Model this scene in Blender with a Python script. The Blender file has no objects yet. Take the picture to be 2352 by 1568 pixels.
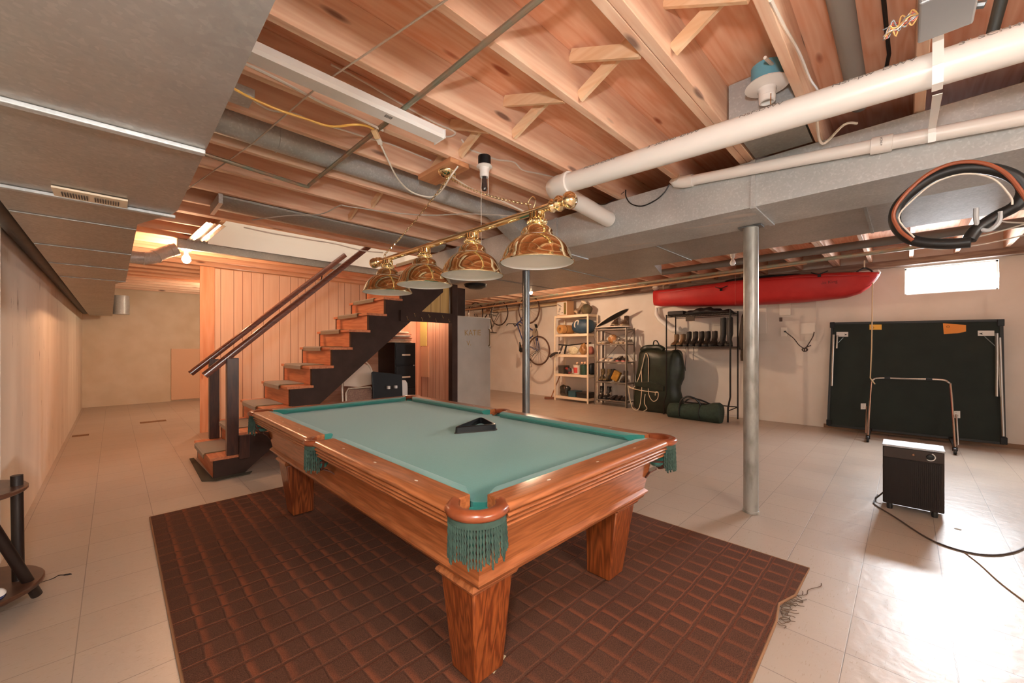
import bpy, math, random
from mathutils import Vector as V, Matrix, Euler
random.seed(7)
PI = math.pi
SC = bpy.context.scene
COL = SC.collection
# ---------------------------------------------------------------- survey of the photograph: camera and pixel -> point on a known plane
CAMZ, FPX, CU, CV, YAW = 1.30, 910.0, 1176.0, 797.0, math.radians(44.85)
FWD = V((math.cos(YAW), math.sin(YAW), 0)); RGT = V((math.sin(YAW), -math.cos(YAW), 0)); EYE = V((0, 0, CAMZ))
def _ray(u, v): return FWD + RGT*((u-CU)/FPX) - V((0, 0, 1))*((v-CV)/FPX)
def atx(u, v, x): r = _ray(u, v); return EYE + r*(x/r.x)
def aty(u, v, y): r = _ray(u, v); return EYE + r*(y/r.y)
def atz(u, v, z): r = _ray(u, v); return EYE + r*((z-CAMZ)/r.z)

# ---------------------------------------------------------------- mesh builder
class MB:
    def __init__(s): s.v = []; s.f = []
    def add(s, vs, fs):
        b = len(s.v); s.v.extend(V(p) for p in vs); s.f.extend(tuple(b+i for i in f) for f in fs); return s
    def box(s, x0, x1, y0, y1, z0, z1):
        return s.add([(x0,y0,z0),(x1,y0,z0),(x1,y1,z0),(x0,y1,z0),(x0,y0,z1),(x1,y0,z1),(x1,y1,z1),(x0,y1,z1)],
                     [(0,3,2,1),(4,5,6,7),(0,1,5,4),(1,2,6,5),(2,3,7,6),(3,0,4,7)])
    def obox(s, c, sx, sy, sz, rot=(0,0,0)):
        m = Euler(rot).to_matrix(); c = V(c); b = MB().box(-sx/2,sx/2,-sy/2,sy/2,-sz/2,sz/2)
        return s.add([m@p+c for p in b.v], b.f)
    def bar(s, p0, p1, w, h, up=(0,0,1)):
        p0, p1 = V(p0), V(p1); d = (p1-p0).normalized(); u = V(up)
        if abs(d.dot(u)) > .98: u = V((1,0,0))
        r = d.cross(u).normalized()*w/2; t = r.cross(d).normalized()*h/2
        vs = [p+a*r+b*t for p in (p0,p1) for a,b in ((-1,-1),(1,-1),(1,1),(-1,1))]
        return s.add(vs, [(3,2,1,0),(4,5,6,7),(0,1,5,4),(1,2,6,5),(2,3,7,6),(3,0,4,7)])
    def loft(s, rings, closed=True, cap=True, loop=False):
        n = len(rings[0]); b = len(s.v)
        for r in rings: s.v.extend(V(p) for p in r)
        m = len(rings); k = n if closed else n-1
        for i in range(m if loop else m-1):
            j = (i+1) % m
            for a in range(k):
                c = (a+1) % n; s.f.append((b+i*n+a, b+i*n+c, b+j*n+c, b+j*n+a))
        if cap and not loop and closed:
            s.f.append(tuple(b+a for a in reversed(range(n)))); s.f.append(tuple(b+(m-1)*n+a for a in range(n)))
        return s
    def tube(s, pts, r, n=8, loop=False, cap=True):
        pts = [V(p) for p in pts]; m = len(pts); rr = r if isinstance(r, (list,tuple)) else [r]*m
        tg = []
        for i in range(m):
            a = pts[(i-1) % m] if (loop or i > 0) else pts[i]; c = pts[(i+1) % m] if (loop or i < m-1) else pts[i]
            d = c-a; tg.append(d.normalized() if d.length > 1e-9 else V((0,0,1)))
        u = V((0,0,1)) if abs(tg[0].z) < .9 else V((1,0,0)); rings = []
        for i in range(m):
            u = (u - tg[i]*u.dot(tg[i])); u = u.normalized() if u.length > 1e-6 else tg[i].orthogonal().normalized()
            w = tg[i].cross(u)
            rings.append([pts[i]+(u*math.cos(2*PI*k/n)+w*math.sin(2*PI*k/n))*rr[i] for k in range(n)])
        return s.loft(rings, True, cap, loop)
    def lathe(s, prof, c=(0,0,0), n=24, axis=(0,0,1), cap=False):
        c = V(c); q = V((0,0,1)).rotation_difference(V(axis).normalized())
        return s.loft([[c+q@V((r*math.cos(2*PI*k/n), r*math.sin(2*PI*k/n), z)) for k in range(n)] for r,z in prof], True, cap)
    def ell(s, c, rx, ry, rz, nu=16, nv=10, rot=(0,0,0), e=1.0):
        c = V(c); m = Euler(rot).to_matrix(); rings = []
        pw = lambda x: math.copysign(abs(x)**e, x)
        for i in range(1, nv):
            t = PI*i/nv; rings.append([m@V((rx*pw(math.sin(t))*pw(math.cos(2*PI*k/nu)), ry*pw(math.sin(t))*pw(math.sin(2*PI*k/nu)), -rz*pw(math.cos(t))))+c for k in range(nu)])
        return s.loft(rings)
    def torus(s, c, R, r, axis=(0,0,1), n=24, k=8):
        q = V((0,0,1)).rotation_difference(V(axis).normalized()); c = V(c)
        return s.tube([c+q@V((R*math.cos(2*PI*i/n), R*math.sin(2*PI*i/n), 0)) for i in range(n)], r, k, True)
    def prism(s, poly, axis, a0, a1):
        # poly: 2D points; axis 'x': (y,z), 'y': (x,z), 'z': (x,y)
        def P(p, a): return {'x': (a,p[0],p[1]), 'y': (p[0],a,p[1]), 'z': (p[0],p[1],a)}[axis]
        n = len(poly); return s.add([P(p,a0) for p in poly]+[P(p,a1) for p in poly],
            [tuple(reversed(range(n))), tuple(range(n,2*n))]+[(i,(i+1)%n,n+(i+1)%n,n+i) for i in range(n)])
    def jitter(s, a, seed=1):
        R = random.Random(seed); s.v = [p+V((R.uniform(-a,a),R.uniform(-a,a),R.uniform(-a,a))) for p in s.v]; return s
    def xf(s, m): s.v = [m@p for p in s.v]; return s
    def join(s, o): return s.add(o.v, o.f)

ROOT = {}
def _link(name, me):
    o = bpy.data.objects.new(name, me); COL.objects.link(o); return o
def build(name, mb, mat, parent=None, smooth=35, bevel=0, sub=0, label=None, world=True):
    """links the collected shapes as ONE mesh object; vertices are given in world space"""
    if parent is not None: m = ROOT[parent.name]
    else:
        xs = [p.x for p in mb.v]; ys = [p.y for p in mb.v]; zs = [p.z for p in mb.v]
        m = Matrix.Translation(((min(xs)+max(xs))/2, (min(ys)+max(ys))/2, min(zs)))
    inv = m.inverted(); me = bpy.data.meshes.new(name)
    me.from_pydata([inv@p for p in mb.v] if world or parent is None else [tuple(p) for p in mb.v], [], mb.f); me.update()
    import bmesh
    bm = bmesh.new(); bm.from_mesh(me); bmesh.ops.recalc_face_normals(bm, faces=bm.faces); bm.to_mesh(me); bm.free()
    if smooth:
        me.polygons.foreach_set('use_smooth', [True]*len(me.polygons)); me.set_sharp_from_angle(angle=math.radians(smooth))
    for mm in (mat if isinstance(mat, list) else [mat]): me.materials.append(mm)
    o = _link(name, me); ROOT[o.name] = m
    if parent is not None: o.parent = parent
    else: o.matrix_world = m
    if bevel:
        b = o.modifiers.new('bevel', 'BEVEL'); b.width = bevel; b.segments = 2; b.limit_method = 'ANGLE'; b.angle_limit = math.radians(40)
    if sub:
        b = o.modifiers.new('sub', 'SUBSURF'); b.levels = sub; b.render_levels = sub
    if label: o['label'] = label
    return o
def thing(name, label, cat, loc=(0,0,0), group=None, rz=0):
    o = bpy.data.objects.new(name, None); COL.objects.link(o); o.location = loc; o.rotation_euler = (0,0,rz); o.empty_display_size = .05
    ROOT[o.name] = Matrix.Translation(loc) @ Matrix.Rotation(rz, 4, 'Z')
    o['label'] = label; o['category'] = cat
    if group: o['group'] = group
    return o
def solo(name, mb, mat, label, cat, group=None, kind=None, **kw):
    o = build(name, mb, mat, None, **kw); o['label'] = label; o['category'] = cat
    if group: o['group'] = group
    if kind: o['kind'] = kind
    return o
def struct(name, mb, mat, parent=None, label=None, cat=None, **kw):
    o = build(name, mb, mat, parent, **kw)
    if parent is None:
        o['kind'] = 'structure'
        if label: o['label'] = label
        if cat: o['category'] = cat
    return o
def dup(root, label=None, group=None, loc=None, rot=None, mats=None):
    """copy of a thing with copies of its parts and sub-parts (mesh data shared)"""
    def cp(o, par):
        c = o.copy(); COL.objects.link(c)
        if par is not None: c.parent = par; c.matrix_parent_inverse = Matrix.Identity(4)
        for ch in [x for x in ALLCH.get(o.name, [])]: cp(ch, c)
        return c
    ALLCH = {}
    for x in COL.objects:
        if x.parent: ALLCH.setdefault(x.parent.name, []).append(x)
    r = cp(root, None)
    if loc is not None: r.location = loc
    if rot is not None: r.rotation_euler = rot
    if label: r['label'] = label
    if group: r['group'] = group
    return r

# ---------------------------------------------------------------- materials (all procedural)
def S(r, g=None, b=None):
    if isinstance(r, str): r, g, b = (int(r[i:i+2], 16) for i in (0, 2, 4))
    f = lambda c: (c/255/12.92) if c/255 <= .04045 else ((c/255+.055)/1.055)**2.4
    return (f(r), f(g), f(b), 1)
def mat(name, col, rough=.6, metal=0, col2=None, scale=8, stretch=(1,1,1), detail=5, lo=.35, hi=.65, bump=0, bscale=None, rvar=0, spec=.5, coat=0, emit=None, es=0, trans=0, sheen=0):
    m = bpy.data.materials.new(name); m.use_nodes = True; nt = m.node_tree; N = nt.nodes; L = nt.links; p = N['Principled BSDF']
    c = S(col) if isinstance(col, str) else col
    p.inputs['Base Color'].default_value = c; p.inputs['Roughness'].default_value = rough; p.inputs['Metallic'].default_value = metal
    p.inputs['Specular IOR Level'].default_value = spec
    if coat: p.inputs['Coat Weight'].default_value = coat; p.inputs['Coat Roughness'].default_value = .08
    if trans: p.inputs['Transmission Weight'].default_value = trans
    if sheen: p.inputs['Sheen Weight'].default_value = sheen
    if emit: p.inputs['Emission Color'].default_value = S(emit); p.inputs['Emission Strength'].default_value = es
    if col2 or bump or rvar:
        tc = N.new('ShaderNodeTexCoord'); mp = N.new('ShaderNodeMapping'); mp.inputs['Scale'].default_value = stretch; L.new(tc.outputs['Object'], mp.inputs['Vector'])
        nz = N.new('ShaderNodeTexNoise'); nz.inputs['Scale'].default_value = scale; nz.inputs['Detail'].default_value = detail; L.new(mp.outputs[0], nz.inputs['Vector'])
        if col2:
            rp = N.new('ShaderNodeValToRGB'); rp.color_ramp.elements[0].position = lo; rp.color_ramp.elements[1].position = hi
            rp.color_ramp.elements[0].color = c; rp.color_ramp.elements[1].color = S(col2) if isinstance(col2, str) else col2
            L.new(nz.outputs['Fac'], rp.inputs['Fac']); L.new(rp.outputs['Color'], p.inputs['Base Color'])
        if bump:
            n2 = nz
            if bscale: n2 = N.new('ShaderNodeTexNoise'); n2.inputs['Scale'].default_value = bscale; n2.inputs['Detail'].default_value = 3; L.new(mp.outputs[0], n2.inputs['Vector'])
            b = N.new('ShaderNodeBump'); b.inputs['Strength'].default_value = bump; b.inputs['Distance'].default_value = .01; L.new(n2.outputs['Fac'], b.inputs['Height']); L.new(b.outputs['Normal'], p.inputs['Normal'])
        if rvar:
            mr = N.new('ShaderNodeMapRange'); mr.inputs['To Min'].default_value = max(0, rough-rvar); mr.inputs['To Max'].default_value = min(1, rough+rvar); L.new(nz.outputs['Fac'], mr.inputs['Value']); L.new(mr.outputs[0], p.inputs['Roughness'])
    return m
def wood(name, c1, c2, axis=0, scale=1.0, rough=.5, rings=6, coat=0, knots=None, mix=.5, bump=.05):
    """lumber: bands of warped grain running along one axis, fine fibre streaks, optional knots"""
    m = bpy.data.materials.new(name); m.use_nodes = True; nt = m.node_tree; N = nt.nodes; L = nt.links; p = N['Principled BSDF']
    p.inputs['Roughness'].default_value = rough
    if coat: p.inputs['Coat Weight'].default_value = coat; p.inputs['Coat Roughness'].default_value = .12
    tc = N.new('ShaderNodeTexCoord'); oi = N.new('ShaderNodeObjectInfo')
    add = N.new('ShaderNodeVectorMath'); add.operation = 'MULTIPLY_ADD'; add.inputs[1].default_value = (7.3, 5.1, 9.7)
    cx = N.new('ShaderNodeCombineXYZ')
    for i in range(3): L.new(oi.outputs['Random'], cx.inputs[i])
    L.new(cx.outputs[0], add.inputs[0]); L.new(tc.outputs['Object'], add.inputs[2])
    st = [11*scale]*3; st[axis] = .9*scale
    mp = N.new('ShaderNodeMapping'); mp.inputs['Scale'].default_value = st; L.new(add.outputs[0], mp.inputs['Vector'])
    n1 = N.new('ShaderNodeTexNoise'); n1.inputs['Scale'].default_value = 1.0; n1.inputs['Detail'].default_value = 2; L.new(mp.outputs[0], n1.inputs['Vector'])
    mu = N.new('ShaderNodeMath'); mu.operation = 'MULTIPLY'; mu.inputs[1].default_value = rings; L.new(n1.outputs['Fac'], mu.inputs[0])
    fr = N.new('ShaderNodeMath'); fr.operation = 'PINGPONG'; fr.inputs[1].default_value = .5; L.new(mu.outputs[0], fr.inputs[0])
    st2 = [90*scale]*3; st2[axis] = 3*scale
    mp2 = N.new('ShaderNodeMapping'); mp2.inputs['Scale'].default_value = st2; L.new(add.outputs[0], mp2.inputs['Vector'])
    n2 = N.new('ShaderNodeTexNoise'); n2.inputs['Scale'].default_value = 1.0; n2.inputs['Detail'].default_value = 4; L.new(mp2.outputs[0], n2.inputs['Vector'])
    mx = N.new('ShaderNodeMath'); mx.operation = 'MULTIPLY_ADD'; mx.inputs[1].default_value = 1.0; L.new(fr.outputs[0], mx.inputs[0])
    m2 = N.new('ShaderNodeMath'); m2.operation = 'MULTIPLY'; m2.inputs[1].default_value = mix; L.new(n2.outputs['Fac'], m2.inputs[0]); L.new(m2.outputs[0], mx.inputs[2])
    rp = N.new('ShaderNodeValToRGB'); rp.color_ramp.elements[0].position = .1; rp.color_ramp.elements[1].position = .8
    rp.color_ramp.elements[0].color = S(c1); rp.color_ramp.elements[1].color = S(c2); L.new(mx.outputs[0], rp.inputs['Fac'])
    out = rp.outputs['Color']
    if knots:
        ks = [6, 6, 6]; ks[axis] = 1.6
        mk = N.new('ShaderNodeMapping'); mk.inputs['Scale'].default_value = ks; L.new(add.outputs[0], mk.inputs['Vector'])
        vo = N.new('ShaderNodeTexVoronoi'); vo.inputs['Scale'].default_value = 1.0; L.new(mk.outputs[0], vo.inputs['Vector'])
        kr = N.new('ShaderNodeValToRGB'); kr.color_ramp.elements[0].position = .07; kr.color_ramp.elements[1].position = .13
        kr.color_ramp.elements[0].color = (1,1,1,1); kr.color_ramp.elements[1].color = (0,0,0,1); L.new(vo.outputs['Distance'], kr.inputs['Fac'])
        mc = N.new('ShaderNodeMix'); mc.data_type = 'RGBA'; L.new(kr.outputs['Color'], mc.inputs[0]); L.new(out, mc.inputs[6]); mc.inputs[7].default_value = S(knots); out = mc.outputs[2]
    L.new(out, p.inputs['Base Color'])
    if bump:
        b = N.new('ShaderNodeBump'); b.inputs['Strength'].default_value = bump; b.inputs['Distance'].default_value = .004; L.new(n2.outputs['Fac'], b.inputs['Height']); L.new(b.outputs['Normal'], p.inputs['Normal'])
    return m
def galv(name, c1='7f8283', c2='a9acab', rough=.42, metal=.75, sc=55):
    """galvanised sheet: crystalline spangle"""
    m = bpy.data.materials.new(name); m.use_nodes = True; nt = m.node_tree; N = nt.nodes; L = nt.links; p = N['Principled BSDF']
    p.inputs['Metallic'].default_value = metal; p.inputs['Roughness'].default_value = rough
    tc = N.new('ShaderNodeTexCoord'); vo = N.new('ShaderNodeTexVoronoi'); vo.inputs['Scale'].default_value = sc; L.new(tc.outputs['Object'], vo.inputs['Vector'])
    nz = N.new('ShaderNodeTexNoise'); nz.inputs['Scale'].default_value = 3; nz.inputs['Detail'].default_value = 6; L.new(tc.outputs['Object'], nz.inputs['Vector'])
    sp = N.new('ShaderNodeSeparateColor'); L.new(vo.outputs['Color'], sp.inputs[0])
    pw = N.new('ShaderNodeMath'); pw.operation = 'POWER'; pw.inputs[1].default_value = 4; L.new(sp.outputs[0], pw.inputs[0])
    ml = N.new('ShaderNodeMath'); ml.operation = 'MULTIPLY_ADD'; ml.inputs[1].default_value = .22; L.new(pw.outputs[0], ml.inputs[0])
    m3 = N.new('ShaderNodeMath'); m3.operation = 'MULTIPLY'; m3.inputs[1].default_value = .7; L.new(nz.outputs['Fac'], m3.inputs[0]); L.new(m3.outputs[0], ml.inputs[2])
    rp = N.new('ShaderNodeValToRGB'); rp.color_ramp.elements[0].position = .2; rp.color_ramp.elements[1].position = .85
    rp.color_ramp.elements[0].color = S(c1); rp.color_ramp.elements[1].color = S(c2); L.new(ml.outputs[0], rp.inputs['Fac']); L.new(rp.outputs['Color'], p.inputs['Base Color'])
    mr = N.new('ShaderNodeMapRange'); mr.inputs['To Min'].default_value = rough+.08; mr.inputs['To Max'].default_value = rough-.1; L.new(sp.outputs[1], mr.inputs['Value']); L.new(mr.outputs[0], p.inputs['Roughness'])
    return m
# ---------------------------------------------------------------- palette
lumber = wood('lumber', 'efd0b4', 'dfb294', 0, 1.0, .62, 5, knots='8a6a5a')
lumber_y = wood('lumber_cross', 'efd2ae', 'e0b68c', 1, 1.0, .62, 5)
plywood = wood('plywood', 'f2c4a4', 'e2a07c', 0, .8, .7, 8, knots='a85a38')
oldwood = wood('old_sill', 'a08b78', '6f5546', 1, 1.2, .8, 7)
oak_x = wood('oak_x', 'b0693e', '824723', 0, 2.2, .32, 5, .5)
oak_y = wood('oak_y', 'b0693e', '824723', 1, 2.2, .32, 5, .5)
oak_z = wood('oak_z', 'a5582a', '642c12', 2, 1.5, .34, 9, .4, mix=.7)
zinc = galv('galvanised_sheet', 'a9acac', 'dadddc', .42, .2, 95); zinc_dull = galv('galvanised_dull', '8a8780', 'aaa69e', .5, .3, 70)
zinc_brown = galv('galvanised_floor_tint', '9d9891', 'beb9b1', .4, .5, 85)  # brownish tint puts the floor's reflection into the sheet colour
steel = mat('post_steel', '8f9291', .38, .85, '6f7375', 9, (1,1,.3), bump=.02)
steel_paint = mat('post_paint', '9a9892', .4, .3, '76736c', 14, (1,1,.4), 6, .45, .7, bump=.03)
chrome = mat('chrome', 'c8c6c2', .15, 1)
brass = mat('polished_brass', 'f6e5bb', .06, 1)
enamel = mat('white_enamel', 'f2f0ec', .35)
pvc = mat('white_pvc', 'f3f1ec', .32, spec=.5); pvc_grey = mat('grey_pvc', 'a9adaf', .4); print_ink = mat('faded_ink', '8f8a86', .8); black_ink = mat('black_ink', '2a2a2a', .7)
white_wall = mat('painted_wall_white', 'e8e0d6', .8, col2='e0d6ca', scale=2.2, bump=.04, bscale=60)
cream_wall = mat('painted_wall_cream', 'dccdb6', .85, col2='d3c2a8', scale=3, bump=.08, bscale=50)
drywall = mat('white_drywall', 'eeebe4', .85)
white_paint = mat('white_metal_paint', 'f0efec', .35)
white_cable = mat('white_cable', 'ece6da', .5); yellow_cable = mat('yellow_cable', 'f0bf62', .5); black_rubber = mat('black_rubber', '191817', .45); brown_cord = mat('brown_cord', '3a2a22', .5)
copper = mat('tarnished_copper', 'a98c74', .45, .5, '87907f', 12)
dark_paint = mat('dark_brown_paint', '412d25', .6, 0, '35241d', 6, bump=.03, spec=.2)
dark_wood = mat('dark_stained_wood', '4e2f24', .35, 0, '38201a', 9, (6,6,.8), coat=.3)
handrail_wood = mat('varnished_handrail', '74412f', .25, 0, '5a2f22', 8, (1,8,8), coat=.5)
riser_wood = wood('riser_wood', 'cf8458', 'b3643c', 1, 1.2, .5, 5, .2)
carpet_pad = mat('olive_carpet', '8b7350', .95, 0, '755f40', 220, bump=.3, sheen=.3)
black_plastic = mat('black_plastic', '131314', .4, spec=.3); dark_metal = mat('dark_rack_metal', '241e1a', .55, .2, spec=.3)
felt = mat('teal_felt', '26766a', .95, 0, '236e62', 300, bump=.08, sheen=.25)
felt_dark = mat('cushion_felt', '27766a', .95, 0, '246e63', 300, bump=.08, sheen=.2)
fringe_m = mat('green_fringe', '354b40', .9, 0, '283a31', 30)
leather = mat('brown_leather', '8a4527', .28, 0, '743619', 20, coat=.3)
leather_dk = mat('dark_leather', '4e2a1e', .5)
beige_plastic = mat('beige_plastic', 'efdcc0', .45); bare_bulb = mat('frosted_bulb', 'f3f0ea', .25)
red_plastic = mat('red_kayak_plastic', 'b82c2a', .5, 0, 'ac2422', 5, spec=.3)
green_board = mat('dark_green_board', '252d29', .7, 0, '212825', 4, spec=.25)
heater_brown = mat('brown_heater', '281e19', .5, .0, spec=.25); grey_top = mat('grey_laminate', 'b3b5b8', .5, 0, 'a3a6aa', 20, (1,6,1))
cardboard = mat('cardboard', 'cfa67c', .8)

def left_wall_mat():
    m = mat('peeling_white_wall', 'e4d8c8', .8, col2='d8cab8', scale=2.5, stretch=(1,1,.25)); nt = m.node_tree; N = nt.nodes; L = nt.links; p = N['Principled BSDF']
    tc = N.new('ShaderNodeTexCoord'); mp = N.new('ShaderNodeMapping'); mp.inputs['Scale'].default_value = (3, 3.4, .55); L.new(tc.outputs['Object'], mp.inputs[0])
    n = N.new('ShaderNodeTexNoise'); n.inputs['Scale'].default_value = 3.2; n.inputs['Detail'].default_value = 9; n.inputs['Roughness'].default_value = .7; L.new(mp.outputs[0], n.inputs[0])
    r = N.new('ShaderNodeValToRGB'); r.color_ramp.elements[0].position = .635; r.color_ramp.elements[1].position = .675; L.new(n.outputs['Fac'], r.inputs[0])
    src = p.inputs['Base Color'].links[0].from_socket
    mx = N.new('ShaderNodeMix'); mx.data_type = 'RGBA'; L.new(r.outputs[0], mx.inputs[0]); L.new(src, mx.inputs[6]); mx.inputs[7].default_value = S('7d6a58'); L.new(mx.outputs[2], p.inputs['Base Color'])
    b = N.new('ShaderNodeBump'); b.inputs['Strength'].default_value = .25; b.inputs['Distance'].default_value = .01; L.new(n.outputs['Fac'], b.inputs['Height']); L.new(b.outputs[0], p.inputs['Normal'])
    return m
def floor_mat():
    m = bpy.data.materials.new('vinyl_tile'); m.use_nodes = True; nt = m.node_tree; N = nt.nodes; L = nt.links; p = N['Principled BSDF']
    tc = N.new('ShaderNodeTexCoord')
    mp = N.new('ShaderNodeMapping'); mp.inputs['Location'].default_value = (.11, .245, 0); L.new(tc.outputs['Object'], mp.inputs[0])
    br = N.new('ShaderNodeTexBrick'); br.offset = 0; br.inputs['Scale'].default_value = 1; br.inputs['Brick Width'].default_value = .33; br.inputs['Row Height'].default_value = .33; br.inputs['Mortar Size'].default_value = .0022; br.inputs['Mortar Smooth'].default_value = .3
    br.inputs['Color1'].default_value = S('b4a596'); br.inputs['Color2'].default_value = S('ae9e8f'); br.inputs['Mortar'].default_value = S('83766b'); L.new(mp.outputs[0], br.inputs['Vector'])
    # short flecks pressed into the tile, all one way
    m2 = N.new('ShaderNodeMapping'); m2.inputs['Scale'].default_value = (13, 70, 1); L.new(tc.outputs['Object'], m2.inputs[0])
    n2 = N.new('ShaderNodeTexNoise'); n2.inputs['Scale'].default_value = 2.2; n2.inputs['Detail'].default_value = 3; L.new(m2.outputs[0], n2.inputs[0])
    r2 = N.new('ShaderNodeValToRGB'); r2.color_ramp.elements[0].position = .63; r2.color_ramp.elements[1].position = .72; L.new(n2.outputs['Fac'], r2.inputs[0])
    f2 = N.new('ShaderNodeMath'); f2.operation = 'MULTIPLY'; f2.inputs[1].default_value = .75; L.new(r2.outputs[0], f2.inputs[0])
    mx = N.new('ShaderNodeMix'); mx.data_type = 'RGBA'; L.new(f2.outputs[0], mx.inputs[0]); L.new(br.outputs['Color'], mx.inputs[6]); mx.inputs[7].default_value = S('9a8468')
    # worn, yellowed patches
    n3 = N.new('ShaderNodeTexNoise'); n3.inputs['Scale'].default_value = 1.1; n3.inputs['Detail'].default_value = 6; L.new(tc.outputs['Object'], n3.inputs[0])
    r3 = N.new('ShaderNodeValToRGB'); r3.color_ramp.elements[0].position = .5; r3.color_ramp.elements[1].position = .75; L.new(n3.outputs['Fac'], r3.inputs[0])
    f3 = N.new('ShaderNodeMath'); f3.operation = 'MULTIPLY'; f3.inputs[1].default_value = .35; L.new(r3.outputs[0], f3.inputs[0])
    my = N.new('ShaderNodeMix'); my.data_type = 'RGBA'; L.new(f3.outputs[0], my.inputs[0]); L.new(mx.outputs[2], my.inputs[6]); my.inputs[7].default_value = S('bba88e'); L.new(my.outputs[2], p.inputs['Base Color'])
    mr = N.new('ShaderNodeMapRange'); mr.inputs['To Min'].default_value = .26; mr.inputs['To Max'].default_value = .48; L.new(n3.outputs['Fac'], mr.inputs['Value']); L.new(mr.outputs[0], p.inputs['Roughness'])
    n4 = N.new('ShaderNodeTexNoise'); n4.inputs['Scale'].default_value = 14; n4.inputs['Detail'].default_value = 4; L.new(tc.outputs['Object'], n4.inputs[0])
    hs = N.new('ShaderNodeMath'); hs.operation = 'SUBTRACT'; L.new(n4.outputs['Fac'], hs.inputs[0]); L.new(br.outputs['Fac'], hs.inputs[1])
    b = N.new('ShaderNodeBump'); b.inputs['Strength'].default_value = .22; b.inputs['Distance'].default_value = .01; L.new(hs.outputs[0], b.inputs['Height']); L.new(b.outputs[0], p.inputs['Normal'])
    return m
def rug_mat():
    m = bpy.data.materials.new('cut_pile_rug'); m.use_nodes = True; nt = m.node_tree; N = nt.nodes; L = nt.links; p = N['Principled BSDF']
    p.inputs['Roughness'].default_value = .95; p.inputs['Specular IOR Level'].default_value = .15
    tc = N.new('ShaderNodeTexCoord'); sp = N.new('ShaderNodeSeparateXYZ')
    nzv = N.new('ShaderNodeTexNoise'); nzv.inputs['Scale'].default_value = 7; L.new(tc.outputs['Object'], nzv.inputs[0])
    ad = N.new('ShaderNodeVectorMath'); ad.operation = 'MULTIPLY_ADD'; ad.inputs[1].default_value = (.02,.02,0); L.new(nzv.outputs['Color'], ad.inputs[0]); L.new(tc.outputs['Object'], ad.inputs[2]); L.new(ad.outputs[0], sp.inputs[0])
    def mth(op, a, b=None):
        n = N.new('ShaderNodeMath'); n.operation = op
        for i, x in enumerate((a, b)):
            if x is None: continue
            if isinstance(x, (int, float)): n.inputs[i].default_value = x
            else: L.new(x, n.inputs[i])
        return n.outputs[0]
    def ramp(x, a, b, lo=0, hi=1):
        r = N.new('ShaderNodeMapRange'); r.interpolation_type = 'SMOOTHSTEP'; r.inputs['From Min'].default_value = a; r.inputs['From Max'].default_value = b; r.inputs['To Min'].default_value = lo; r.inputs['To Max'].default_value = hi; L.new(x, r.inputs['Value']); return r.outputs[0]
    fx = mth('FRACT', mth('MULTIPLY', mth('ADD', sp.outputs[0], 5), 1/.108)); fy = mth('FRACT', mth('MULTIPLY', mth('ADD', sp.outputs[1], 5.03), 1/.122))
    ey = mth('ABSOLUTE', mth('SUBTRACT', fy, .5)); ex = mth('ABSOLUTE', mth('SUBTRACT', fx, .5))
    # each block: a rounded pad of pile; the pile leans, redder highlights are painted on its leaning side and rims
    pad = mth('MULTIPLY', ramp(ey, .40, .47, 1, 0), ramp(ex, .43, .50, 1, 0))
    lean_highlight = mth('MULTIPLY', mth('MULTIPLY', ramp(fx, .0, .07), ramp(fx, .10, .36, 1, 0)), ramp(ey, .38, .45, 1, 0))
    rim = mth('MULTIPLY', mth('MULTIPLY', ramp(ey, .385, .425), ramp(ey, .435, .47, 1, 0)), .7)
    nz = N.new('ShaderNodeTexNoise'); nz.inputs['Scale'].default_value = 1.7; nz.inputs['Detail'].default_value = 3; L.new(tc.outputs['Object'], nz.inputs[0])
    fz = N.new('ShaderNodeTexNoise'); fz.inputs['Scale'].default_value = 240; L.new(tc.outputs['Object'], fz.inputs[0])
    hl = mth('MULTIPLY', mth('MAXIMUM', lean_highlight, rim), mth('MULTIPLY', ramp(nz.outputs['Fac'], .35, .65, .35, 1), ramp(fz.outputs['Fac'], .3, .6, .6, 1)))
    c0 = N.new('ShaderNodeValToRGB'); c0.color_ramp.elements[0].color = S('472c22'); c0.color_ramp.elements[1].color = S('61402f'); c0.color_ramp.elements[0].position = .35; c0.color_ramp.elements[1].position = .65; L.new(fz.outputs['Fac'], c0.inputs[0])
    mc = N.new('ShaderNodeMix'); mc.data_type = 'RGBA'; L.new(hl, mc.inputs[0]); L.new(c0.outputs[0], mc.inputs[6]); mc.inputs[7].default_value = S('854a31'); L.new(mc.outputs[2], p.inputs['Base Color'])
    h = mth('ADD', mth('MULTIPLY', pad, 1.0), mth('MULTIPLY', fz.outputs['Fac'], .45))
    b = N.new('ShaderNodeBump'); b.inputs['Strength'].default_value = .35; b.inputs['Distance'].default_value = .010; L.new(h, b.inputs['Height']); L.new(b.outputs[0], p.inputs['Normal'])
    return m
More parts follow.
